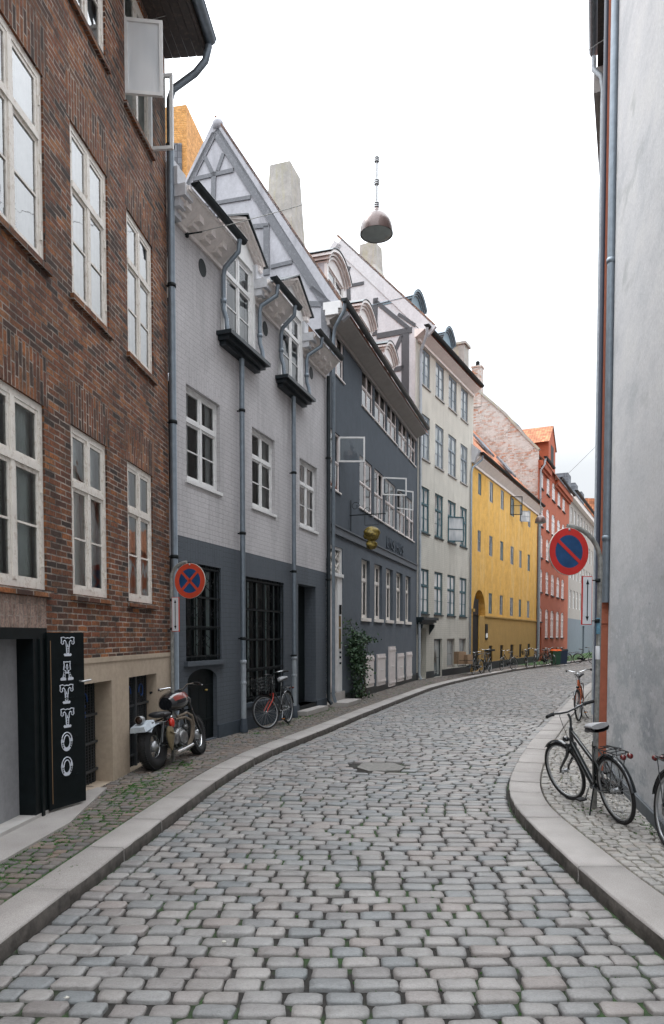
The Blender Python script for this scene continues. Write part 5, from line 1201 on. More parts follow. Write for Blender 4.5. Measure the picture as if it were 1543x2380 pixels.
m = MB(); m.fb(FZ, FZ.L, FZ.L+.03, 0, 2.34, -.2, .0); m.fb(FZ, FZ.L-.02, FZ.L+.06, 2.34, 2.4, -.2, .012); m.fb(FZ, FZ.L, FZ.L+.05, 2.12, 2.34, -.2, .006); m.fb(FZ, FZ.L-.6, FZ.L-.3, .2, 1.2, -.02, .03); m.build('pilaster', M['orangewall'], zh)
qx, qy = 3.69, 9.6
m = MB(); m.tube([(qx, qy, 2.4), (qx, qy, 14.6)], .053, 14); dp = m.build('downpipe', M['zinc'], zh)
for z in (3.26, 6.9, 10.6):
    k = MB(); k.lathe((qx, qy, z), [(.053, -.035), (.061, -.03), (.061, .03), (.053, .035)], 14); k.bar((qx, qy, z+.05), (qx+.08, qy+.03, z+.05), .012); k.bar((qx, qy, z-.05), (qx+.08, qy+.03, z-.05), .012); k.build('clamp', M['zinc'], dp)
m = MB(); m.tube([FZ.w(.2, 13.75, .25), FZ.w(.2, 13.5, .25), FZ.w(.3, 13.25, .1), FZ.w(.3, 13.0, .06), FZ.w(.3, .3, .05)], .05, 10); m.build('downpipe', M['zinc_pale'], zh)
m = MB(); m.tube([FZ.w(FZ.L-.3, .3, .03), FZ.w(FZ.L-.3, 13.4, .03)], .032, 10); m.build('downpipe', mplain('dark_slate_pipe', (.06, .07, .1), .5), zh)
m = MB(); m.fb(FZ, 0, FZ.L+.4, 13.55, 13.75, 0, .18); m.build('eave_board', M['brown_soffit'], zh)
gutter(FZ, zh, .1, FZ.L+.6, 13.85, .25, .08, M['zinc'])
for dz in (3.6, 6.5, 9.2):
    m = MB(); m.fb(FZ, 1.2, 2.1, dz, dz+1.5, -.05, .02); m.build('window', M['white'], zh)
FX = Fac(5.6+.42*16, 31, 5.65, 15.15)
xh = thing('townhouse', FX.w(8, 0), 'pink and white house with a deep eave behind the terracotta house', 'house')
m = MB(); m.fb(FX, 0, FX.L, 0, 12.9, -5, 0); m.build('wall', M['rosewall'], xh)
m = MB(); m.fb(FX, 0, FX.L+.3, 13.0, 13.5, -.2, .22); m.fb(FX, 0, FX.L+.1, 12.8, 13.0, -.2, .1); m.build('eave', M['taupe'], xh)
m = MB(); m.face([FX.w(0, 13.52, .22), FX.w(FX.L, 13.52, .22), FX.w(FX.L, 17, -4), FX.w(0, 17, -4)]); m.build('roof', M['tile'], xh)
FV = Fac(25.5, 62, 12.35, 31.05)
vh = thing('townhouse', FV.w(8, 0), 'plain ochre house further along the right side of the bend', 'house')
m = MB(); m.fb(FV, 0, FV.L, 0, 12.0, -5, -.2); m.build('wall', M['whitewall'], vh)
m = MB(); m.fb(FV, 0, FV.L, 12.0, 12.3, -5, .1); m.build('roof', M['tile'], vh)
# ---------------------------------------------------------------- bicycles
M['tyre'] = mplain('black_rubber', (.012, .012, .013), .75, .2, 30); M['chrome'] = mplain('chrome', (.62, .63, .64), .18, .1, 6, 1.0); M['alu'] = mplain('dull_aluminium', (.42, .43, .44), .4, .15, 12, .8)
M['bikeblack'] = mplain('gloss_black_enamel', (.01, .013, .015), .22, .1, 6, 0, coat=.6); M['bikered'] = mplain('red_enamel', (.5, .035, .015), .3, .1, 6, coat=.5); M['bikeorange'] = mplain('orange_enamel', (.5, .11, .03), .35, .2, 6)
M['leather'] = mplain('worn_black_vinyl', (.03, .03, .032), .5, .3, 15); M['saddlegrey'] = mplain('pale_worn_saddle', (.33, .33, .34), .5, .2, 12); M['redlamp'] = mplain('red_lens', (.12, .008, .008), .15, .1, 4, coat=.8)
M['amber'] = mplain('amber_reflector', (.7, .22, .02), .3); M['bikewhite'] = mplain('white_enamel', (.6, .6, .58), .35, .1)
def bicycle(loc, heading, lean, steer, label, group=None, frame='bikeblack', fork=None, saddle='leather', style='city', basket=False, box=False, rack=True, detail=True, guard='bikeblack', rim='alu', stand=True, name='bicycle', up=0):
    fork = fork or frame
    root = thing(name, loc, label, 'bicycle', group, local=True)
    root.matrix_world = Matrix.Translation(Vector(loc)) @ Matrix.Rotation(heading, 4, 'Z') @ Matrix.Rotation(lean, 4, 'X')
    bpy.context.view_layer.update()
    WBs, r = 1.05, .34; rh_, fh = Vector((0, 0, r)), Vector((WBs, 0, r)); bb = Vector((.44, 0, .29))
    ht, hb = Vector((.76, 0, .86)), Vector((.81, 0, .68)); ax = (ht-hb).normalized()
    St = Matrix.Translation(hb) @ Matrix.Rotation(steer, 4, ax) @ Matrix.Translation(-hb)
    seg = 40 if detail else 20
    def wheel(c, X=None):
        w = MB(); w.torus(c, .322, .019, 'y', seg, 8 if detail else 6)
        R_ = MB(); R_.torus(c, .298, .011, 'y', seg, 6)
        s = MB()
        for k in range(28 if detail else 10):
            a = 2*math.pi*k/(28 if detail else 10); o = .035 if k % 2 else -.035; b = a+(.5 if k % 4 < 2 else -.5)
            s.tube([c+Vector((.025*math.cos(b), o, .025*math.sin(b))), c+Vector((.29*math.cos(a), 0, .29*math.sin(a)))], .0016 if detail else .004, 4, False)
        h = MB(); h.lathe(c, [(0, -.055), (.012, -.055), (.016, -.035), (.028, -.03), (.02, -.02), (.02, .02), (.028, .03), (.016, .035), (.012, .055), (0, .055)], 12, 'y')
        if X:
            for q in (w, R_, s, h): q.xf(X)
        o = w.build('wheel', M['tyre'], root); R_.build('rim', M[rim], o)
        if detail: s.build('spokes', M['alu'], o)
        else: s.build('spokes', M['iron'], o)
        h.build('hub', M['alu'], o)
    wheel(rh_); wheel(fh, St)
    f = MB(); st_ = Vector((.28, 0, .80)); tr = .017
    if style == 'city':
        f.tube([hb+Vector((-.01, 0, .02)), Vector((.62, 0, .46)), bb], .02, 8); f.tube([ht+Vector((-.005, 0, -.03)), Vector((.56, 0, .6)), Vector((.37, 0, .48))], .016, 8)
    elif style == 'sport':
        f.tube([hb+Vector((-.01, 0, .01)), bb], .032, 10); f.tube([ht+Vector((0, 0, -.03)), Vector((.345, 0, .56))], .022, 8)
    else:
        f.tube([hb, bb], .018, 8); f.tube([ht+Vector((0, 0, -.02)), Vector((.29, 0, .79))], .016, 8)
    f.tube([bb, st_], .018, 8); f.tube([hb-ax*.02, ht+ax*.02], .022, 10)
    for s in (-1, 1):
        f.tube([bb+Vector((0, s*.03, 0)), Vector((.2, s*.055, .3)), rh_+Vector((0, s*.06, 0))], .011, 6); f.tube([st_+Vector((0.01, s*.015, -.06)), Vector((.22, s*.05, .62)), rh_+Vector((0, s*.06, 0))], .009, 6)
    f.lathe(bb, [(0, -.04), (.024, -.04), (.024, .04), (0, .04)], 12, 'y'); f.build('frame', M[frame], root)
    sp_ = MB(); sp_.tube([st_-Vector((0, 0, .05)), Vector((.235, 0, .93))], .013, 8); so_ = sp_.build('seat_post', M['alu'], root)
    s = MB(); rows = []
    for i in range(9):
        t = i/8; x = .09+t*.29; w = .09*(1-t)**.6+.024+(.0 if t > .1 else -.02); z = .965+.015*math.cos(t*3)-(.012 if t > .8 else 0)
        rows.append([Vector((x, w*math.cos(a), z+.025*math.sin(a)*(1 if math.sin(a) > 0 else 1.3)-.0)) for a in [k*math.pi/5 for k in range(10)]])
    s.grid(rows, True, 0, True); s.face(rows[0][::-1]); s.face(rows[-1]); sd_ = s.build('saddle', M[saddle], root)
    if saddle == 'saddlegrey':
        s = MB(); rows2 = [[p+Vector((0, 0, -.022)) for p in r_] for r_ in rows]; s.grid([[Vector((p.x, p.y*1.04, p.z-.012 if p.z < .95 else p.z)) for p in r_] for r_ in rows2], True, 0, True); s.build('saddle_side', M['leather'], sd_)
    k = MB()
    for s in (-1, 1): k.tube([hb-ax*.0+Vector((0, s*.045, 0)), hb+Vector((.05, s*.055, -.12)), fh+Vector((-.02, s*.055, .05)), fh+Vector((0, s*.055, 0))], [.013, .014, .011, .009] if style != 'sport' else [.019, .019, .013, .01], 8)
    k.tube([hb+Vector((0, -.05, 0)), hb+Vector((0, .05, 0))], .016, 8); k.xf(St); k.build('fork', M[fork], root)
    hbz = 1.05+up; st2 = ht+ax*.02; top = Vector((.75, 0, hbz-.02))
    k = MB(); k.tube([st2, st2+ax*.1, top], .013, 8)
    if style == 'sport': pts = [(.75, 0, hbz), (.755, .1, hbz+.01), (.73, .2, hbz+.035), (.68, .3, hbz+.04)]
    else: pts = [(.76, 0, hbz), (.79, .1, hbz+.02), (.75, .2, hbz+.05), (.65, .26, hbz+.045), (.54, .28, hbz+.03)]
    for s in (-1, 1): k.tube([(x, y*s, z) for x, y, z in pts], .011, 8)
    k.xf(St); ho = k.build('handlebar', M['bikeblack'] if style == 'sport' else M['chrome'], root)
    for s in (-1, 1):
        g = MB(); a = Vector(pts[-1]); b = Vector(pts[-2]); a.y *= s; b.y *= s; g.tube([a+(a-b).normalized()*.02, a+(b-a)*.9], .019, 8); g.xf(St); g.build('grip', M['tyre'], ho)
    if detail:
        g = MB()
        for s in (-1, 1):
            a = Vector(pts[-1]); b = Vector(pts[-2]); a.y *= s; b.y *= s; c = b+(a-b)*.1; fw_ = Vector((.05, 0, -.02)); g.tube([c, c+fw_, c+fw_+(a-b)*.8], .006, 6)
            g.lathe(c, [(0, -.02), (.018, -.02), (.018, .02), (0, .02)], 8)
        g.xf(St); g.build('brake_lever', M['bikeblack'], ho)
        g = MB(); g.tube([St @ Vector((.72, .12, hbz)), Vector((.86, .06, hbz-.04)), Vector((.88, .03, .88)), Vector((.82, 0, .66))], .003, 5); g.tube([St @ Vector((.72, -.1, hbz)), Vector((.84, -.05, hbz-.08)), Vector((.8, -.02, .8)), Vector((.66, .02, .55))], .003, 5); g.build('cable', M['tyre'], root)
    # mudguards
    for c, a0, a1, X in ((rh_, .15, 2.9, None), (fh, .75, 2.5, St)):
        if style == 'race' and c is fh: continue
        g = MB(); rows = []
        for i in range(15):
            a = a0+(a1-a0)*i/14 if c is rh_ else a0+(a1-a0)*i/14
            a = math.pi-a if c is rh_ else a
            rows.append([c+Vector((q*math.cos(a), y, q*math.sin(a))) for q, y in ((.352, -.03), (.365, -.015), (.368, 0), (.365, .015), (.352, .03))])
        g.grid(rows, True); g.grid([[p*.997+c*.003 for p in r_][::-1] for r_ in rows], True)
        if X: g.xf(X)
        g.build('mudguard', M[guard], root)
    k = MB()
    k.lathe(bb+Vector((0, -.05, 0)), [(0, -.004), (.09, -.004), (.095, 0), (.09, .004), (0, .004)], 20, 'y')
    for s in (-1, 1): k.tube([bb+Vector((0, s*.06, 0)), bb+Vector((s*.09, s*.075, -.14*(1 if s > 0 else -1)))], .009, 6)
    ck = k.build('crank', M['alu'], root)
    for s in (-1, 1):
        p = MB(); c = bb+Vector((s*.09, s*.12, -.14*(1 if s > 0 else -1))); p.hexa([c+Vector((x, y, z)) for z in (-.01, .01) for x, y in ((-.045, -.04), (.045, -.04), (.045, .04), (-.045, .04))]); pe = p.build('pedal', M['tyre'], ck)
        if detail: p = MB(); p.hexa([c+Vector((x, y, z)) for z in (-.007, .007) for x, y in ((.045, -.03), (.05, -.03), (.05, .03), (.045, .03))]); p.build('reflector', M['amber'], pe)
    k = MB(); k.prism([bb+Vector((.1, -.062, .03)), bb+Vector((.08, -.062, .09)), Vector((.02, -.062, .4)), Vector((-.05, -.062, .37)), Vector((-.02, -.062, .29)), bb+Vector((.02, -.062, -.09))], (0, .02, 0)); k.build('chain_guard', M[guard], root)
    if rack:
        k = MB()
        for s in (-1, 1):
            k.tube([(.2, s*.05, .74), (.1, s*.065, .755), (-.25, s*.065, .755), (-.31, s*.03, .755)], .006, 6)
            for x in (-.02, -.2): k.tube([(x, s*.065, .755), (0, s*.065, .36)], .005, 6)
        for x in (.08, -.03, -.14, -.26): k.tube([(x, -.065, .755), (x, .065, .755)], .005, 6)
        k.tube([(.1, -.03, .775), (-.2, -.03, .79), (-.2, .03, .79), (.1, .03, .775)], .004, 6); k.build('rack', M['bikeblack'], root)
        for s in ((-.035, .035) if detail else (0,)):
            k = MB(); k.lathe(Vector((-.34, s, .735)), [(0, -.01), (.02, -.008), (.026, .0), (.026, .03), (0, .03)], 12, 'x'); k.build('rear_light', M['redlamp'], root)
    k = MB(); k.lathe(Vector((.885, 0, .73)), [(0, -.03), (.02, -.03), (.032, .02), (.03, .03), (0, .03)], 12, 'x'); k.xf(St); k.build('headlight', M['bikeblack'] if detail else M['alu'], root)
    if stand: k = MB(); k.tube([(.4, .03, .28), (.36, .14, .02+.0), (.33, .15, .0)], .009, 6); k.tube([(.33, .15, .005), (.39, .16, .005)], .012, 6); k.build('kickstand', M['iron'], root)
    if basket:
        k = MB(); x0, x1, y0, z0, z1 = .84, 1.12, .17, .78, 1.02
        for i in range(9):
            for s in (-1, 1): y = -y0+2*y0*i/8; k.tube([(x0 if s < 0 else x1, y, z0), (x0-.02 if s < 0 else x1+.02, y*1.1, z1)], .004, 4); x = x0+(x1-x0)*i/8; k.tube([(x, s*y0, z0), (x, s*y0*1.1, z1)], .004, 4)
        for j in range(5):
            z = z0+(z1-z0)*j/4; q = 1+.1*j/4; k.tube([(x0-.02*j/4, -y0*q, z), (x1+.02*j/4, -y0*q, z), (x1+.02*j/4, y0*q, z), (x0-.02*j/4, y0*q, z), (x0-.02*j/4, -y0*q, z)], .005, 4)
        k.hexa([Vector((x, y, z)) for z in (z0-.005, z0) for x, y in ((x0, -y0), (x1, -y0), (x1, y0), (x0, y0))])
        k.xf(St); k.build('basket', M['bikeblack'], root)
    return root
def head(ax, ay, bx, by): return math.atan2(by-ay, bx-ax)
H1 = head(2.81, 6.93, 2.68, 7.95)
b1 = bicycle((2.85, 6.93, .1), H1, -math.radians(-11) if False else -math.radians(11), math.radians(12), 'black trekking bicycle with pale saddle and twin red lights, leaning on the sign pole', style='sport', saddle='saddlegrey')
b2 = bicycle((2.93, 6.12, .1), math.radians(-93), math.radians(-3), 0, 'grey rimmed bicycle cut off by the right edge, against the plaster wall', rim='alu', stand=False)
b3 = bicycle((5.75, 16.3, .1), head(5.75, 16.3, 5.35, 15.3), math.radians(3), math.radians(-8), 'orange framed bicycle with chrome handlebar parked beyond the pole on the right', frame='bikeorange', stand=True)
b4 = bicycle((-.93, 15.05, .1), head(-.93, 15.05, -1.27, 13.95), math.radians(4), math.radians(-28), 'black bicycle with red front fork and front basket by the barred window', fork='bikered', basket=True, saddle='saddlegrey')
b5r = dict(detail=False, group='bicycles parked along the far houses')
bicycle((8.0, 35.9, .1), head(0, 0, -.5, -.9), .06, .3, 'bicycle with white handlebar between the cargo bike and the archway', basket=True, rim='bikewhite', up=.1, **b5r)
bicycle((9.9, 38.6, .1), head(0, 0, -1, -.75), .05, .35, 'black bicycle turned side-on in front of the ochre wall', **b5r)
bicycle((11.7, 42.6, .1), head(0, 0, -.25, -1), .05, -.3, 'pale handlebar bicycle at the right end of the ochre wall', basket=True, rim='bikewhite', **b5r)
bicycle((12.3, 43.0, .1), head(0, 0, -.35, -1), -.03, .2, 'dark bicycle before the green door of the red house', **b5r)
bicycle((13.2, 44.6, .1), head(0, 0, .3, -1), .04, .2, 'bicycle left of the green bin by the red house', rim='alu', **b5r)
bicycle((13.6, 45.3, .1), head(0, 0, .1, -1), .04, -.3, 'bicycle leaning nearest to the green bin', **b5r)
bicycle((15.6, 46.9, .1), head(0, 0, -1, -.4), .04, .4, 'bicycle right of the dark blue bin', rim='alu', **b5r)
bicycle((16.5, 47.6, .1), head(0, 0, .9, -.8), .04, .3, 'bicycle lying closest to the grey far house', **b5r)
for k_, (x, y, l) in enumerate(((19.6, 52.2, 'first dark bicycle behind the striped sign pole'), (20.3, 52.8, 'second dark bicycle behind the arrow sign'))): bicycle((x, y, .1), head(0, 0, -.3+k_*.2, -1), .04, .2, l, **b5r)
# cargo bicycle with cardboard boxes
cb = bicycle((7.35, 34.9, .1), head(0, 0, -.6, -.9), .03, .1, 'black cargo bicycle carrying brown cardboard boxes by the stone grey house', detail=False, rack=False, name='cargo_bicycle')
m = MB(); m.hexa([Vector((x, y, z)) for z in (.42, .46) for x, y in ((1.0, -.4), (1.9, -.4), (1.9, .4), (1.0, .4))])
for x in (1.0, 1.9):
    m.tube([(x, -.4, .45), (x, -.4, .7), (x, .4, .7), (x, .4, .45)], .015, 5)
m.tube([(.8, 0, .6), (1.0, 0, .44)], .02, 6); m.build('platform', M['bikeblack'], cb)
M['card'] = mplain('cardboard', (.32, .21, .13), .85, .12, 4)
for (x, y, sx, sy, h, l) in ((6.08, 33.75, .42, .4, .58, 'larger brown cardboard box on the cargo bicycle'), (6.42, 33.6, .3, .4, .44, 'smaller pale cardboard box on the cargo bicycle')):
    m = MB(); Rz = Matrix.Translation((x, y, .62)) @ Matrix.Rotation(.45, 4, 'Z'); m.hexa([Vector((a, b, z)) for z in (0, h) for a, b in ((-sx/2, -sy/2), (sx/2, -sy/2), (sx/2, sy/2), (-sx/2, sy/2))]); m.hexa([Vector((a, b, z)) for z in (h, h+.01) for a, b in ((-sx/2, -.04), (sx/2, -.04), (sx/2, .04), (-sx/2, .04))]); m.xf(Rz)
    o = m.build('cardboard_box', M['card']); tag(o, l, 'box')
# bins
def wheelie(x, y, body, lid, label):
    t_ = thing('litter_bin', (x, y, .1), label, 'bin'); m = MB(); w = .27
    m.hexa([Vector((x+a*s, y+b*s, z)) for z, s in ((.14, .8), (1.0, 1)) for a, b in ((-w, -w), (w, -w), (w, w), (-w, w))]); m.build('body', body, t_)
    m = MB(); m.hexa([Vector((x+a*s, y+b*s, z)) for z, s in ((1.0, 1.08), (1.1, .9)) for a, b in ((-w, -w), (w, -w), (w, w), (-w, w))]); m.build('lid', lid, t_)
    for s in (-1, 1): m = MB(); m.lathe((x+s*.2, y+.2, .2), [(0, -.03), (.1, -.03), (.1, .03), (0, .03)], 12, 'x'); m.build('wheel', M['tyre'], t_)
wheelie(14.25, 45.2, mplain('green_bin_plastic', (.02, .07, .04), .4), mplain('orange_bin_plastic', (.75, .12, .02), .4), 'dark green bin with bright orange lid by the red house')
wheelie(15.0, 46.2, mplain('dark_blue_plastic', (.02, .035, .07), .4), M['bikeblack'], 'dark blue bin right of the orange lidded bin')
# ---------------------------------------------------------------- motorcycle
mc = thing('motorcycle', (-2.44, 9.75, .1), 'vintage black motorcycle with fat rear tyre, red-striped tank and white rear mudguard', 'motorcycle', local=True)
MH = head(-2.44, 9.75, -2.1, 11.05)
mc.matrix_world = Matrix.Translation((-2.44, 9.75, .1)) @ Matrix.Rotation(MH, 4, 'Z') @ Matrix.Rotation(math.radians(-7), 4, 'X')
def mwheel(c, X=None, R_=.25, r=.075):
    w = MB(); w.torus(c, R_, r, 'y', 40, 12, scw=.95)
    for k in range(60):
        a = 2*math.pi*k/60
        for y in (-.045, 0, .045): q = R_+r*.96-abs(y)*.25; w.bar(c+Vector((q*math.cos(a), y-.015, q*math.sin(a))), c+Vector((q*math.cos(a+.04), y+.015, q*math.sin(a+.04))), .014, .016, up=(math.cos(a), 0, math.sin(a)))
    i = MB(); i.torus(c, R_-r+.012, .013, 'y', 40, 8, scw=2.2)
    s = MB()
    for k in range(32):
        a = 2*math.pi*k/32; o = .05 if k % 2 else -.05; s.tube([c+Vector((.045*math.cos(a+.4), o, .045*math.sin(a+.4))), c+Vector(((R_-r)*math.cos(a), 0, (R_-r)*math.sin(a)))], .0025, 4, False)
    h = MB(); h.lathe(c, [(0, -.09), (.015, -.09), (.03, -.06), (.075, -.055), (.075, .04), (.03, .06), (.015, .09), (0, .09)], 18, 'y')
    if X:
        for q in (w, i, s, h): q.xf(X)
    o = w.build('wheel', M['tyre'], mc); i.build('rim', M['chrome'], o); s.build('spokes', M['alu'], o); h.build('hub', M['alu'], o)
rw_, fw_ = Vector((0, 0, .325)), Vector((1.36, 0, .31)); mh0 = Vector((1.1, 0, .78)); max_ = (Vector((1.0, 0, .95))-fw_).normalized()
MS = Matrix.Translation(mh0) @ Matrix.Rotation(math.radians(8), 4, max_) @ Matrix.Translation(-mh0)
mwheel(rw_, None, .24, .088); mwheel(fw_, MS, .25, .06)
m = MB()
for s in (-1, 1):
    m.tube([(1.02, 0, .82), (.9, s*.09, .45), (.8, s*.12, .25), (.45, s*.12, .24), (.3, s*.12, .4), (.2, s*.11, .62)], .016, 8); m.tube([(.3, s*.12, .33), (0, s*.12, .325)], .016, 8); m.tube([(.55, s*.1, .66), (.2, s*.11, .63), (-.15, s*.11, .66)], .014, 8)
m.tube([(1.0, 0, .86), (.6, 0, .72)], .022, 8); m.build('frame', M['bikeblack'], mc)
m = MB()                                                      # tank
rows = []
for i in range(13):
    t_ = i/12; x = .5+t_*.56; w = .2*math.sin(math.pi*min(max(t_*.86+.1, 0), 1))**.55; h = .18*math.sin(math.pi*min(t_*.84+.1, 1))**.5; zc = .86+.04*t_
    rows.append([Vector((x, w*math.cos(a), zc+h*math.sin(a)*(1 if math.sin(a) > 0 else .8))) for a in [2*math.pi*k/24 for k in range(24)]])
m.grid(rows, True, 0, True); m.face(rows[0][::-1]); m.face(rows[-1]); tk = m.build('fuel_tank', mplain('dark_tank_enamel', (.012, .013, .016), .12, .1, 5, 0, coat=1), mc)
m = MB()
for s in (-1, 1):
    for (k0, k1) in ((2, 4),):
        rr_ = []
        for r_ in rows[1:11]:
            c_ = sum(r_, Vector())/24; rr_.append([c_+(r_[k if s > 0 else (12-k) % 24]-c_)*1.012 for k in (1, 2, 3)])
        m.grid(rr_ if s > 0 else [x[::-1] for x in rr_], True)
m.build('red_stripe', mplain('dull_red_stripe', (.2, .025, .015), .3, .15, 8, coat=.5), tk)
m = MB(); m.lathe((.82, 0, 1.04), [(.035, 0), (.035, .015), (0, .02)], 14); m.build('fuel_cap', M['chrome'], tk)
m = MB(); m.ball((.32, 0, .735), 1, 14, 8, (.2, .13, .045)); m.ball((.2, 0, .75), 1, 12, 6, (.09, .12, .04)); m.build('saddle', M['leather'], mc)
m = MB(); rows = []                                            # pale rear mudguard
for i in range(13):
    a = math.radians(40+i*95/12); rows.append([rw_+Vector(((.345-abs(y)*.35+.01)*math.cos(a), y, (.345-abs(y)*.35+.01)*math.sin(a))) for y in (-.13, -.1, -.05, 0, .05, .1, .13)])
m.grid(rows, True); m.grid([[p-Vector((0, 0, .006)) for p in r_][::-1] for r_ in rows], True)
q = [Vector((-.2, y, .6)) for y in (-.13, .13)]
m.hexa([Vector((-.34, -.12, .56)), Vector((-.1, -.14, .62)), Vector((-.1, .14, .62)), Vector((-.34, .12, .56)), Vector((-.35, -.1, .63)), Vector((-.08, -.11, .7)), Vector((-.08, .11, .7)), Vector((-.35, .1, .63))])
mg = m.build('rear_mudguard', mplain('worn_white_paint', (.5, .55, .6), .6, .15, 20), mc)
m = MB(); m.lathe((-.24, .0, .72), [(.055, -.05), (.06, -.05), (.055, .03), (.03, .045), (0, .045)], 16, 'x'); tl = m.build('tail_light', M['alu'], mg); m = MB(); m.lathe((-.285, .0, .72), [(0, 0), (.05, 0), (.05, .01)], 16, 'x'); m.build('lens', mplain('dark_lens', (.03, .015, .01), .2), tl)
m = MB()                                                      # engine: finned cylinders on a crankcase
m.lathe((.62, -.0, .36), [(0, -.15), (.13, -.15), (.15, -.1), (.15, .1), (.13, .15), (0, .15)], 22, 'y'); m.ball((.42, 0, .36), .13, 14, 8, (1, .95, .9)); M['engine'] = mplain('oily_engine_metal', (.2, .2, .2), .35, .4, 14, .7); en = m.build('engine', M['engine'], mc)
m = MB()
for (dx, tilt) in ((.0, .12), (-.02, -.1)):
    c0 = Vector((.64+dx*3+(.07 if tilt > 0 else -.07), 0, .46))
    for k in range(9): m.lathe(c0+Vector((tilt*k*.022, 0, k*.022)), [(0, -.004), (.075, -.004), (.08, 0), (.075, .004), (0, .004)], 16)
    m.lathe(c0, [(.055, 0), (.055, .2), (.06, .22), (.04, .25), (0, .25)], 14)
m.build('cylinder', M['engine'], en)
m = MB(); m.lathe((.62, -.16, .36), [(0, -.03), (.09, -.03), (.11, 0), (.11, .02)], 20, 'y'); m.lathe((.42, -.14, .37), [(0, -.03), (.08, -.03), (.1, .02)], 18, 'y'); m.lathe((.74, -.14, .5), [(0, -.05), (.035, -.05), (.04, .03), (0, .05)], 12, 'y'); m.build('timing_cover', M['engine'], en)
for dz, dx in ((0, 0), (-.06, -.06)):
    m = MB(); m.tube([(.62+dx, -.1, .66+dz*.5), (.74+dx, -.2, .7+dz), (.86+dx, -.22, .64+dz), (.9+dx, -.21, .5), (.88+dx, -.19, .34), (.78+dx, -.17, .22)], .02, 12); 
    for i in range(14):
        pass
    m.build('wrapped_exhaust', mplain('tan_exhaust_wrap', (.15, .12, .09), .9, .2, 60, bump=.8, bscale=90), mc)
m = MB(); m.tube([(.8, -.2, .22), (.5, -.22, .2), (.2, -.24, .19)], [.028, .032, .04], 12); m.build('silencer', M['chrome'], mc)
m = MB(); m.tube([(.48, -.15, .3), (.7, -.17, .17), (.85, -.17, .2)], .02, 8); m.build('lower_pipe', M['bikeblack'], mc)
m = MB(); m.ball((.36, -.14, .6), 1, 12, 8, (.05, .04, .075)); oc = m.build('oil_bottle', mplain('red_plastic', (.6, .03, .015), .3, .1, 5, coat=.5), mc); m = MB(); m.lathe((.36, -.14, .67), [(0, 0), (.02, 0), (.02, .03), (0, .03)], 10); m.build('bottle_cap', M['chrome'], oc)
m = MB(); rr = random.Random(4); rows = []
for i in range(7):
    z = .56-i*.055; w = .05+.035*math.sin(i*.7); rows.append([Vector((.22+w*math.cos(a)*1.2+rr.uniform(-.008, .008), -.17+w*.5*math.sin(a)+rr.uniform(-.006, .006), z+rr.uniform(-.006, .006))) for a in [2*math.pi*k/12 for k in range(12)]])
m.grid(rows, True, 0, True); m.face(rows[0]); m.face(rows[-1][::-1]); m.bar((.14, -.215, .5), (.3, -.215, .44), .02, .006); m.build('tool_bag', mplain('khaki_canvas', (.16, .125, .07), .95, .2, 30, bump=.4), mc)
for s in (-1, 1): m = MB(); m.tube([(-.02, s*.13, .34), (.1, s*.13, .6)], .007, 6); m.tube([(-.06, s*.13, .34), (-.1, s*.13, .62)], .007, 6); m.tube([(.05, s*.12, .36), (.16, s*.12, .62)], .02, 10); m.build('mudguard_stay', M['bikeblack'], mc)
m = MB()
for s in (-1, 1):
    m.tube([fw_+Vector((0, s*.085, 0)), Vector((1.12, s*.085, .72)), Vector((1.02, s*.085, .93))], [.024, .02, .02], 10)
for t_ in (.72, .93): x = 1.12 if t_ < .8 else 1.02; m.bar((x, -.1, t_), (x, .1, t_), .05, .02)
m.xf(MS); m.build('fork', M['bikeblack'], mc)
m = MB(); pts = [(1.0, 0, 1.04), (1.0, .06, 1.04), (.98, .14, 1.1), (.92, .27, 1.1), (.84, .38, 1.08)]
for s in (-1, 1): m.tube([(x, y*s, z) for x, y, z in pts], .0125, 8)
m.bar((.98, -.06, .95), (.98, -.06, 1.0), .03); m.bar((.98, .06, .95), (.98, .06, 1.0), .03); m.xf(MS); hb_ = m.build('handlebar', M['chrome'], mc)
for s in (-1, 1):
    m = MB(); m.tube([(.92, .28*s, 1.1), (.82, .4*s, 1.075)], .019, 10); m.xf(MS); m.build('grip', M['tyre'], hb_)
    m = MB(); m.tube([(.95, .22*s, 1.1), (1.01, .26*s, 1.08), (.92, .39*s, 1.05)], .007, 6); m.ball((.92, .39*s, 1.05), .01, 8, 6); m.xf(MS); m.build('lever', M['chrome'], hb_)
m = MB(); m.lathe((1.16, 0, .86), [(0, -.1), (.05, -.09), (.085, -.02), (.085, .04), (0, .05)], 18, 'x'); m.xf(MS); m.build('headlight', M['bikeblack'], mc)
m = MB(); m.tube([(.5, .12, .25), (.42, .26, .02)], .012, 6); m.build('kickstand', M['iron'], mc)
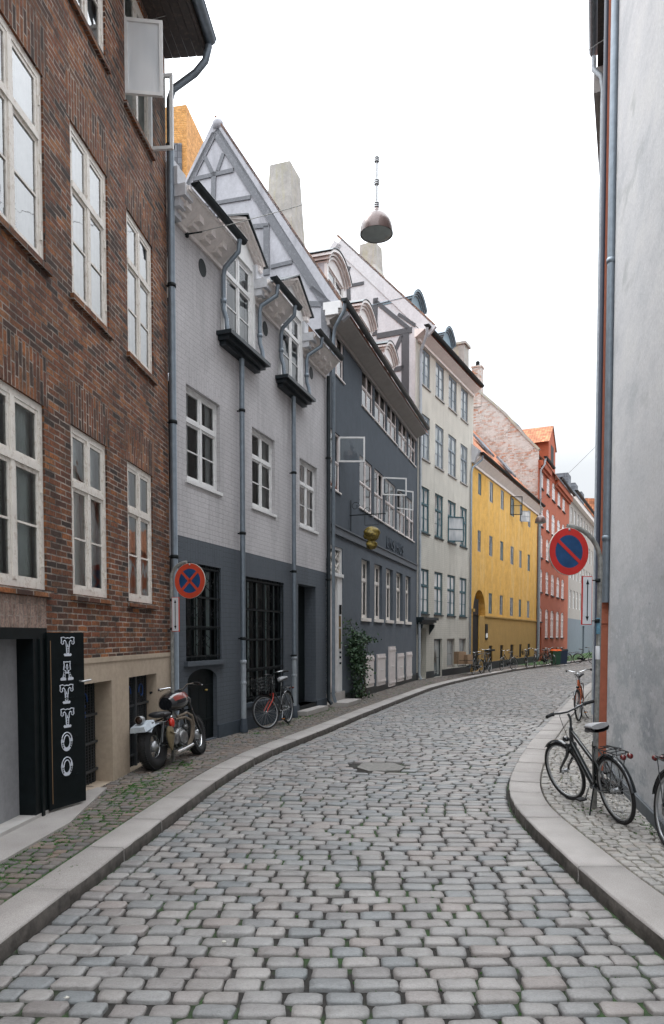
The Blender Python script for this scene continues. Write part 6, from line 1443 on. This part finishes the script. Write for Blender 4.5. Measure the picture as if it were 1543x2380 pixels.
# ---------------------------------------------------------------- signs
M['signred'] = mplain('sign_red', (.55, .025, .02), .35, .12, 5); M['signblue'] = mplain('sign_blue', (.008, .06, .17), .3, .35, 5, bump=.5, bscale=6); M['signorange'] = mplain('faded_sign_red', (.55, .06, .025), .45, .1, 8)
M['galv'] = mplain('galvanised_pole', (.25, .25, .235), .55, .35, 18, .3, .2, 40); M['signwhite'] = mplain('sign_white', (.7, .71, .74), .4, .06); M['signback'] = mplain('pale_sign_rim', (.5, .47, .42), .6)
def roundsign(cx, r, yaw, red, blue, bars, pole_xy, pole_top, label, plate, arm_end, lean=0):
    px_, py_ = pole_xy; root = thing('traffic_sign', (px_, py_, .1), label, 'traffic sign')
    m = MB(); c = Vector(cx); R1 = pole_top; ex = Vector(arm_end)
    A = Vector((px_, py_, .1)); pts = [A, Vector((px_+lean, py_, R1.z if hasattr(R1, 'z') else R1))]
    B = pts[1]; n = 9
    for i in range(1, n+1):
        t_ = i/n*math.pi/2; pts.append(Vector((B.x+(ex.x-B.x)*(1-math.cos(t_)), B.y+(ex.y-B.y)*(1-math.cos(t_)), B.z+(ex.z-B.z)*math.sin(t_))))
    m.tube(pts, .025, 12); m.build('pole', M['galv'], root)
    X = Matrix.Translation(c) @ Matrix.Rotation(yaw, 4, 'Z')
    def disc(m, r0, r1, y, seg=48, a0=0, a1=2*math.pi):
        for k in range(seg):
            a, b = a0+(a1-a0)*k/seg, a0+(a1-a0)*(k+1)/seg
            m.face([X @ Vector((r0*math.cos(a), y, r0*math.sin(a))), X @ Vector((r1*math.cos(a), y, r1*math.sin(a))), X @ Vector((r1*math.cos(b), y, r1*math.sin(b))), X @ Vector((r0*math.cos(b), y, r0*math.sin(b)))] if r0 else [X @ Vector((0, y, 0)), X @ Vector((r1*math.cos(a), y, r1*math.sin(a))), X @ Vector((r1*math.cos(b), y, r1*math.sin(b)))])
    m = MB(); m.lathe((0, 0, 0), [(0, .012), (r*1.015, .012), (r*1.02, 0), (r*1.01, -.004), (r, -.004)], 48, 'y', sm=False); m.xf(X); pl = m.build('disc', M['signback'], root)
    m = MB(); disc(m, r*.7, r, -.005); 
    for ang in bars:
        w = r*.075; d = Vector((math.cos(ang), 0, math.sin(ang))); e = Vector((-math.sin(ang), 0, math.cos(ang))); m.face([X @ (d*r*.72*s+e*w*q+Vector((0, -.008, 0))) for s, q in ((-1, -1), (1, -1), (1, 1), (-1, 1))])
    m.build('red_ring', M[red], pl); m = MB(); disc(m, 0, r*.71, -.0045); m.build('blue_face', M[blue], pl)
    m = MB(); m.lathe(X @ Vector((-.0, -.004, r*.93)), [(0, -.01), (.014, -.006), (.014, 0)], 10, 'y'); m.build('bolt', M['alu'], pl)
    # arrow plate
    pc, w, h, yw = plate; Y = Matrix.Translation(Vector(pc)) @ Matrix.Rotation(yw, 4, 'Z')
    def rect(m, a, b, c_, d, y, y2): m.hexa([Y @ Vector(v) for v in ((a, y, c_), (b, y, c_), (b, y2, c_), (a, y2, c_), (a, y, d), (b, y, d), (b, y2, d), (a, y2, d))])
    m = MB(); rect(m, -w/2, w/2, -h/2, h/2, 0, .015); o = m.build('arrow_plate', M[red], root)
    m = MB(); rect(m, -w/2+.008, w/2-.008, -h/2+.008, h/2-.008, -.003, .001); m.build('plate_face', M['signwhite'], o)
    m = MB(); rect(m, -.005, .005, -h*.36, h*.36, -.006, -.002)
    for s in (-1, 1): m.prism([Y @ Vector(v) for v in ((-.02, -.006, s*h*.33), (.02, -.006, s*h*.33), (0, -.006, s*h*.43))][::s], Y.to_3x3() @ Vector((0, .003, 0)))
    m.build('double_arrow', M['black'], o)
    m = MB()
    for z in (h*.42, -h*.42): m.tube([Y @ Vector((0, .02, z)), Vector((px_, py_, pc[2]+z))], .007, 6); m.lathe((px_, py_, pc[2]+z), [(.026, -.02), (.03, -.018), (.03, .018), (.026, .02)], 12)
    m.build('clamp', M['iron'], root)
    return root
c = atY(1322, 1282, 7.5); t1 = atY(1384, 1310, 7.58); ae = atY(1318, 1223, 7.56); pc = atY(1364.5, 1395.5, 7.5)
s1 = roundsign(c, .245, math.radians(19), 'signred', 'signblue', [math.radians(-38)], (2.83, 7.58), t1.z, 'round blue and red no parking sign on a bent pole on the right pavement', (pc, .13, .51, math.radians(22)), ae, .02)
m = MB(); m.lathe((2.84, 7.58, 1.97), [(.0255, 0), (.0262, .002), (.0262, .17), (.0255, .172)], 14); m.build('sticker', mplain('blue_sticker', (.1, .22, .3), .5, .5, 30), s1)
m = MB(); m.lathe((2.84, 7.58, 1.7), [(.0255, 0), (.0262, .002), (.0262, .14), (.0255, .142)], 14); m.build('sticker', M['signwhite'], s1)
c = atY(441, 1350, 10.3); ae = atY(434, 1307, 10.33); pc = atY(407.5, 1428, 10.33); q = atY(399, 1400, 10.4); t1 = atY(399, 1345, 10.4)
s2 = roundsign(c, .25, math.radians(-20), 'signorange', 'signblue', [math.radians(45), math.radians(-45)], (q.x, 10.4), t1.z, 'round red and blue no stopping sign with a cross, at the brick house corner', (pc, .13, .5, math.radians(-28)), ae, 0)
# far small sign
c = atY(1393, 1450, 70) ; c = atY(1393-1.6, 1451.7, 60); tsn = thing('traffic_sign', (c.x, 60, .1), 'tiny distant round no parking sign in front of the far orange house', 'traffic sign')
m = MB(); m.tube([(c.x, 60.05, .1), (c.x, 60.05, c.z+.3)], .04, 6); m.build('pole', M['galv'], tsn); m = MB(); m.lathe(c, [(0, -.02), (.28, -.02), (.28, .02), (0, .02)], 20, 'y'); dd = m.build('disc', M['signred'], tsn); m = MB(); m.lathe(c, [(0, -.03), (.18, -.03), (.18, -.02)], 20, 'y'); m.build('blue_face', M['signblue'], dd)
# ---------------------------------------------------------------- street lamps on wires
M['copper'] = mplain('worn_brown_enamel', (.11, .07, .062), .35, .2, 5, .3, coat=.3)
def lamp(c, R_, label, group):
    root = thing('street_lamp', c, label, 'street lamp', group); s = R_/.27
    m = MB(); m.lathe(c, [(.27*s, 0), (.268*s, .06*s), (.25*s, .16*s), (.21*s, .25*s), (.14*s, .32*s), (.06*s, .355*s), (.05*s, .4*s), (.03*s, .43*s), (0, .43*s)], 32); m.lathe(c, [(.262*s, .0), (.24*s, .16*s), (.2*s, .24*s), (0, .3*s)][::-1], 32); m.build('lamp_shade', M['copper'], root)
    m = MB(); m.lathe(c, [(.262*s, .02*s), (.25*s, -.0), (.15*s, -.035*s), (0, -.045*s)][::-1], 28); m.build('diffuser', mplain('dusty_diffuser', (.3, .33, .32), .35, .15, 6) if 'dusty_diffuser' not in bpy.data.materials else bpy.data.materials['dusty_diffuser'], root)
    m = MB(); m.tube([c+Vector((0, 0, .42*s)), c+Vector((0, 0, 1.22*s))], .02*s, 6)
    for z in (.44, .47, .5, .8, .83, .86, 1.16, 1.19, 1.22): m.lathe(c+Vector((0, 0, z*s)), [(.015*s, -.015*s), (.042*s, -.006*s), (.042*s, .006*s), (.015*s, .015*s)], 12)
    m.build('suspension_rod', M['alu'], root); return root
LC = atY(875, 545, 12); lamp(LC, .272, 'large brown domed street lamp hanging high over the street', 'domed lamps hung over the street')
L2_ = atY(1256, 1215, 34); lamp(L2_, .26, 'small distant brown lamp hanging before the red house', 'domed lamps hung over the street')
def wire(pts, r, label):
    P = []
    for a, b in zip(pts, pts[1:]):
        a, b = Vector(a), Vector(b); l = (b-a).length
        for i in range(12): t_ = i/12; P.append(a+(b-a)*t_-Vector((0, 0, .012*l*4*t_*(1-t_))))
    P.append(Vector(pts[-1])); m = MB(); m.tube(P, r, 5); return tag(m.build('cable', M['galv']), label, 'cable')
ux, zx = FG.hit(431, 547); hk = FG.w(ux, zx, .03); jt = LC+Vector((0, 0, .85)); rt = atY(1404, 92, 11)
wire([hk, jt], .006, 'thin cable from the grey brick house to the hanging lamp'); wire([jt, rt], .0045, 'thin cable from the hanging lamp to the terracotta house')
tp = LC+Vector((.12, 0, 4.6)); wire([LC+Vector((0, 0, 1.2)), tp], .006, 'thin vertical cable holding the large lamp from above')
wire([FB.w(13.6, 10.75, .1), tp, atY(1420, -300, 11)], .004, 'highest cross cable spanning the street above the lamp')
wire([FG.w(ux+.1, zx-.15, .03), FLP.w(2.2, 13.3, -.1)], .003, 'thin cable running up from the grey brick house to the gable')
m = MB(); m.lathe(hk, [(0, -.05), (.03, -.03), (.03, .03), (0, .05)], 8); m.tube([hk-Vector((.1, 0, 0)), hk+Vector((.25, -.02, .04))], .012, 6); m.build('wall_hook', M['iron'], gh)
wire([FR.w(.5, 10.5, .05), L2_+Vector((0, 0, 1.1)), Vector((12.6, 30, 11.5))], .008, 'distant cable holding the small lamp')
# ---------------------------------------------------------------- golden hanging sign
us, zs_ = FL.hit(813, 1198); FS = FL.perp(us)
def nn(px_): return -FS.hit(px_, 1198)[0]
gs = thing('hanging_sign', FL.w(us, zs_, 0), 'golden lumpy carved sign hanging from a wrought iron bracket on the slate blue house', 'hanging sign')
ne = nn(896); m = MB(); m.tube([FL.w(us, zs_+.42, .03), FL.w(us, zs_-.5, .03)], .014, 6); m.tube([FL.w(us, zs_, -.02), FL.w(us, zs_, ne)], .016, 6)
for cx_, cz_, r_ in ((.16, .25, .13), (.5, .1, .11)):
    m.tube([FL.w(us, zs_+cz_+r_*(1-t_/26)*math.sin(t_*.42), cx_+r_*(1-t_/26)*math.cos(t_*.42)) for t_ in range(18)], .008, 5)
na, nb_ = nn(848), nn(879); m.tube([FL.w(us, zs_, na), FL.w(us, zs_-.3, na), FL.w(us, zs_-.3, nb_), FL.w(us, zs_, nb_)], .009, 5); m.build('bracket', M['iron'], gs)
M['gold'] = mplain('dull_gilding', (.2, .145, .03), .55, .85, 14, .2, 1.0, 14)
nc = (na+nb_)/2; m = MB(); rr = random.Random(9)
def lump(c, sc, seed, amp, seg=28, rings=20):
    rows = []
    for i in range(rings+1):
        t_ = math.pi*i/rings; row = []
        for k in range(seg):
            a = 2*math.pi*k/seg; q = 1+amp*math.sin(a*3+seed+2*math.cos(t_*3))*math.sin(t_)+amp*.7*math.sin(t_*7+a*2+seed)*math.sin(t_)+(-amp*.9 if (math.sin(a*4+t_*3+seed) > .86) else 0)
            row.append(c+Vector((math.sin(t_)*math.cos(a)*sc[0]*q, math.sin(t_)*math.sin(a)*sc[1]*q, -math.cos(t_)*sc[2]*q)))
        rows.append(row)
    m.grid(rows, True, 0, True)
px_c = FL.w(us, zs_-.32, nc); h1 = .21; lump(px_c-Vector((0, 0, h1+.02)), (.235, .2, .21), 1.0, .07); lump(px_c-Vector((0, 0, .53)), (.16, .15, .14), 2.3, .08); m.build('golden_carving', M['gold'], gs)
# ---------------------------------------------------------------- climbing plant
u0p, _ = FL.hit(826, 1612); cp = thing('climbing_plant', FL.w(u0p, .1, .15), 'dark green bushy climbing plant against the slate blue house beside its white door', 'plant')
m = MB(); st_p = []
rr = random.Random(8)
for i in range(7):
    a = rr.uniform(-.25, .25); P = [FL.w(u0p+a*.3, .1, .15)]
    for k in range(1, 7): P.append(FL.w(u0p+a*(k*.3)+rr.uniform(-.05, .05), .1+k*rr.uniform(.25, .33), .12+rr.uniform(0, .2)))
    m.tube(P, [.015*(1-k/8) for k in range(7)], 5); st_p.append(P)
m.tube([FL.w(u0p-.2, 1.8, .12), FL.w(FL.hit(812, 1465)[0], FL.hit(812, 1465)[1], .1), FL.w(*FL.hit(806, 1440), .08)], .008, 5); m.build('stem', mplain('brown_stem', (.06, .05, .03), .9), cp)
lf = MB()
def leaf(p, s):
    d = Vector((rr.gauss(0, 1), rr.gauss(0, 1), rr.gauss(-.3, .7))).normalized(); w = d.cross(Vector((rr.gauss(0, 1), rr.gauss(0, 1), rr.gauss(0, 1)))).normalized()*s*.35
    lf.face([p, p+d*s*.5+w, p+d*s, p+d*s*.5-w])
def spot(px_, py_): u, z = FL.hit(px_, py_, .15); return u, z
for (x, y, rx, ry, n) in ((828, 1485, 14, 16, 260), (842, 1482, 14, 8, 120), (856, 1489, 10, 5, 50), (824, 1508, 13, 20, 330), (834, 1530, 12, 22, 360), (838, 1560, 9, 22, 260), (822, 1545, 8, 30, 160), (830, 1590, 8, 18, 120), (812, 1462, 5, 14, 40), (807, 1447, 3, 10, 18), (835, 1612, 14, 8, 90)):
    for _ in range(int(n*1.25)):
        u, z = spot(x+rr.gauss(0, rx*.55), y+rr.gauss(0, ry*.55)); z = max(z, .14); leaf(FL.w(u, z, .05+abs(rr.gauss(.08, .13))), rr.uniform(.05, .11))
M['leaf'] = mstone('climber_leaves', [(.018, .045, .018), (.035, .08, .025), (.02, .05, .03), (.05, .1, .03)], .6, 20, .1); lf.build('foliage', M['leaf'], cp)
# ---------------------------------------------------------------- small things on the ground
M['litter'] = mplain('pale_litter', (.6, .58, .52), .8); rr = random.Random(31)
for (x, y, l) in ((310, 2322, 'small white scrap of litter near the bottom left of the road'), (1040, 2192, 'tiny pale scrap between cobbles in the lower middle')):
    g = G(x*.5 if x > 900 else x*.5*2*.5, y, .004); m = MB(); m.ball((g[0], g[1], .012), .012, 7, 5, (1.3, .8, .6), jit=.3, rnd=rr); tag(m.build('litter', M['litter']), l, 'litter')
for o in bpy.data.objects:
    if 'local' in o: del o['local']
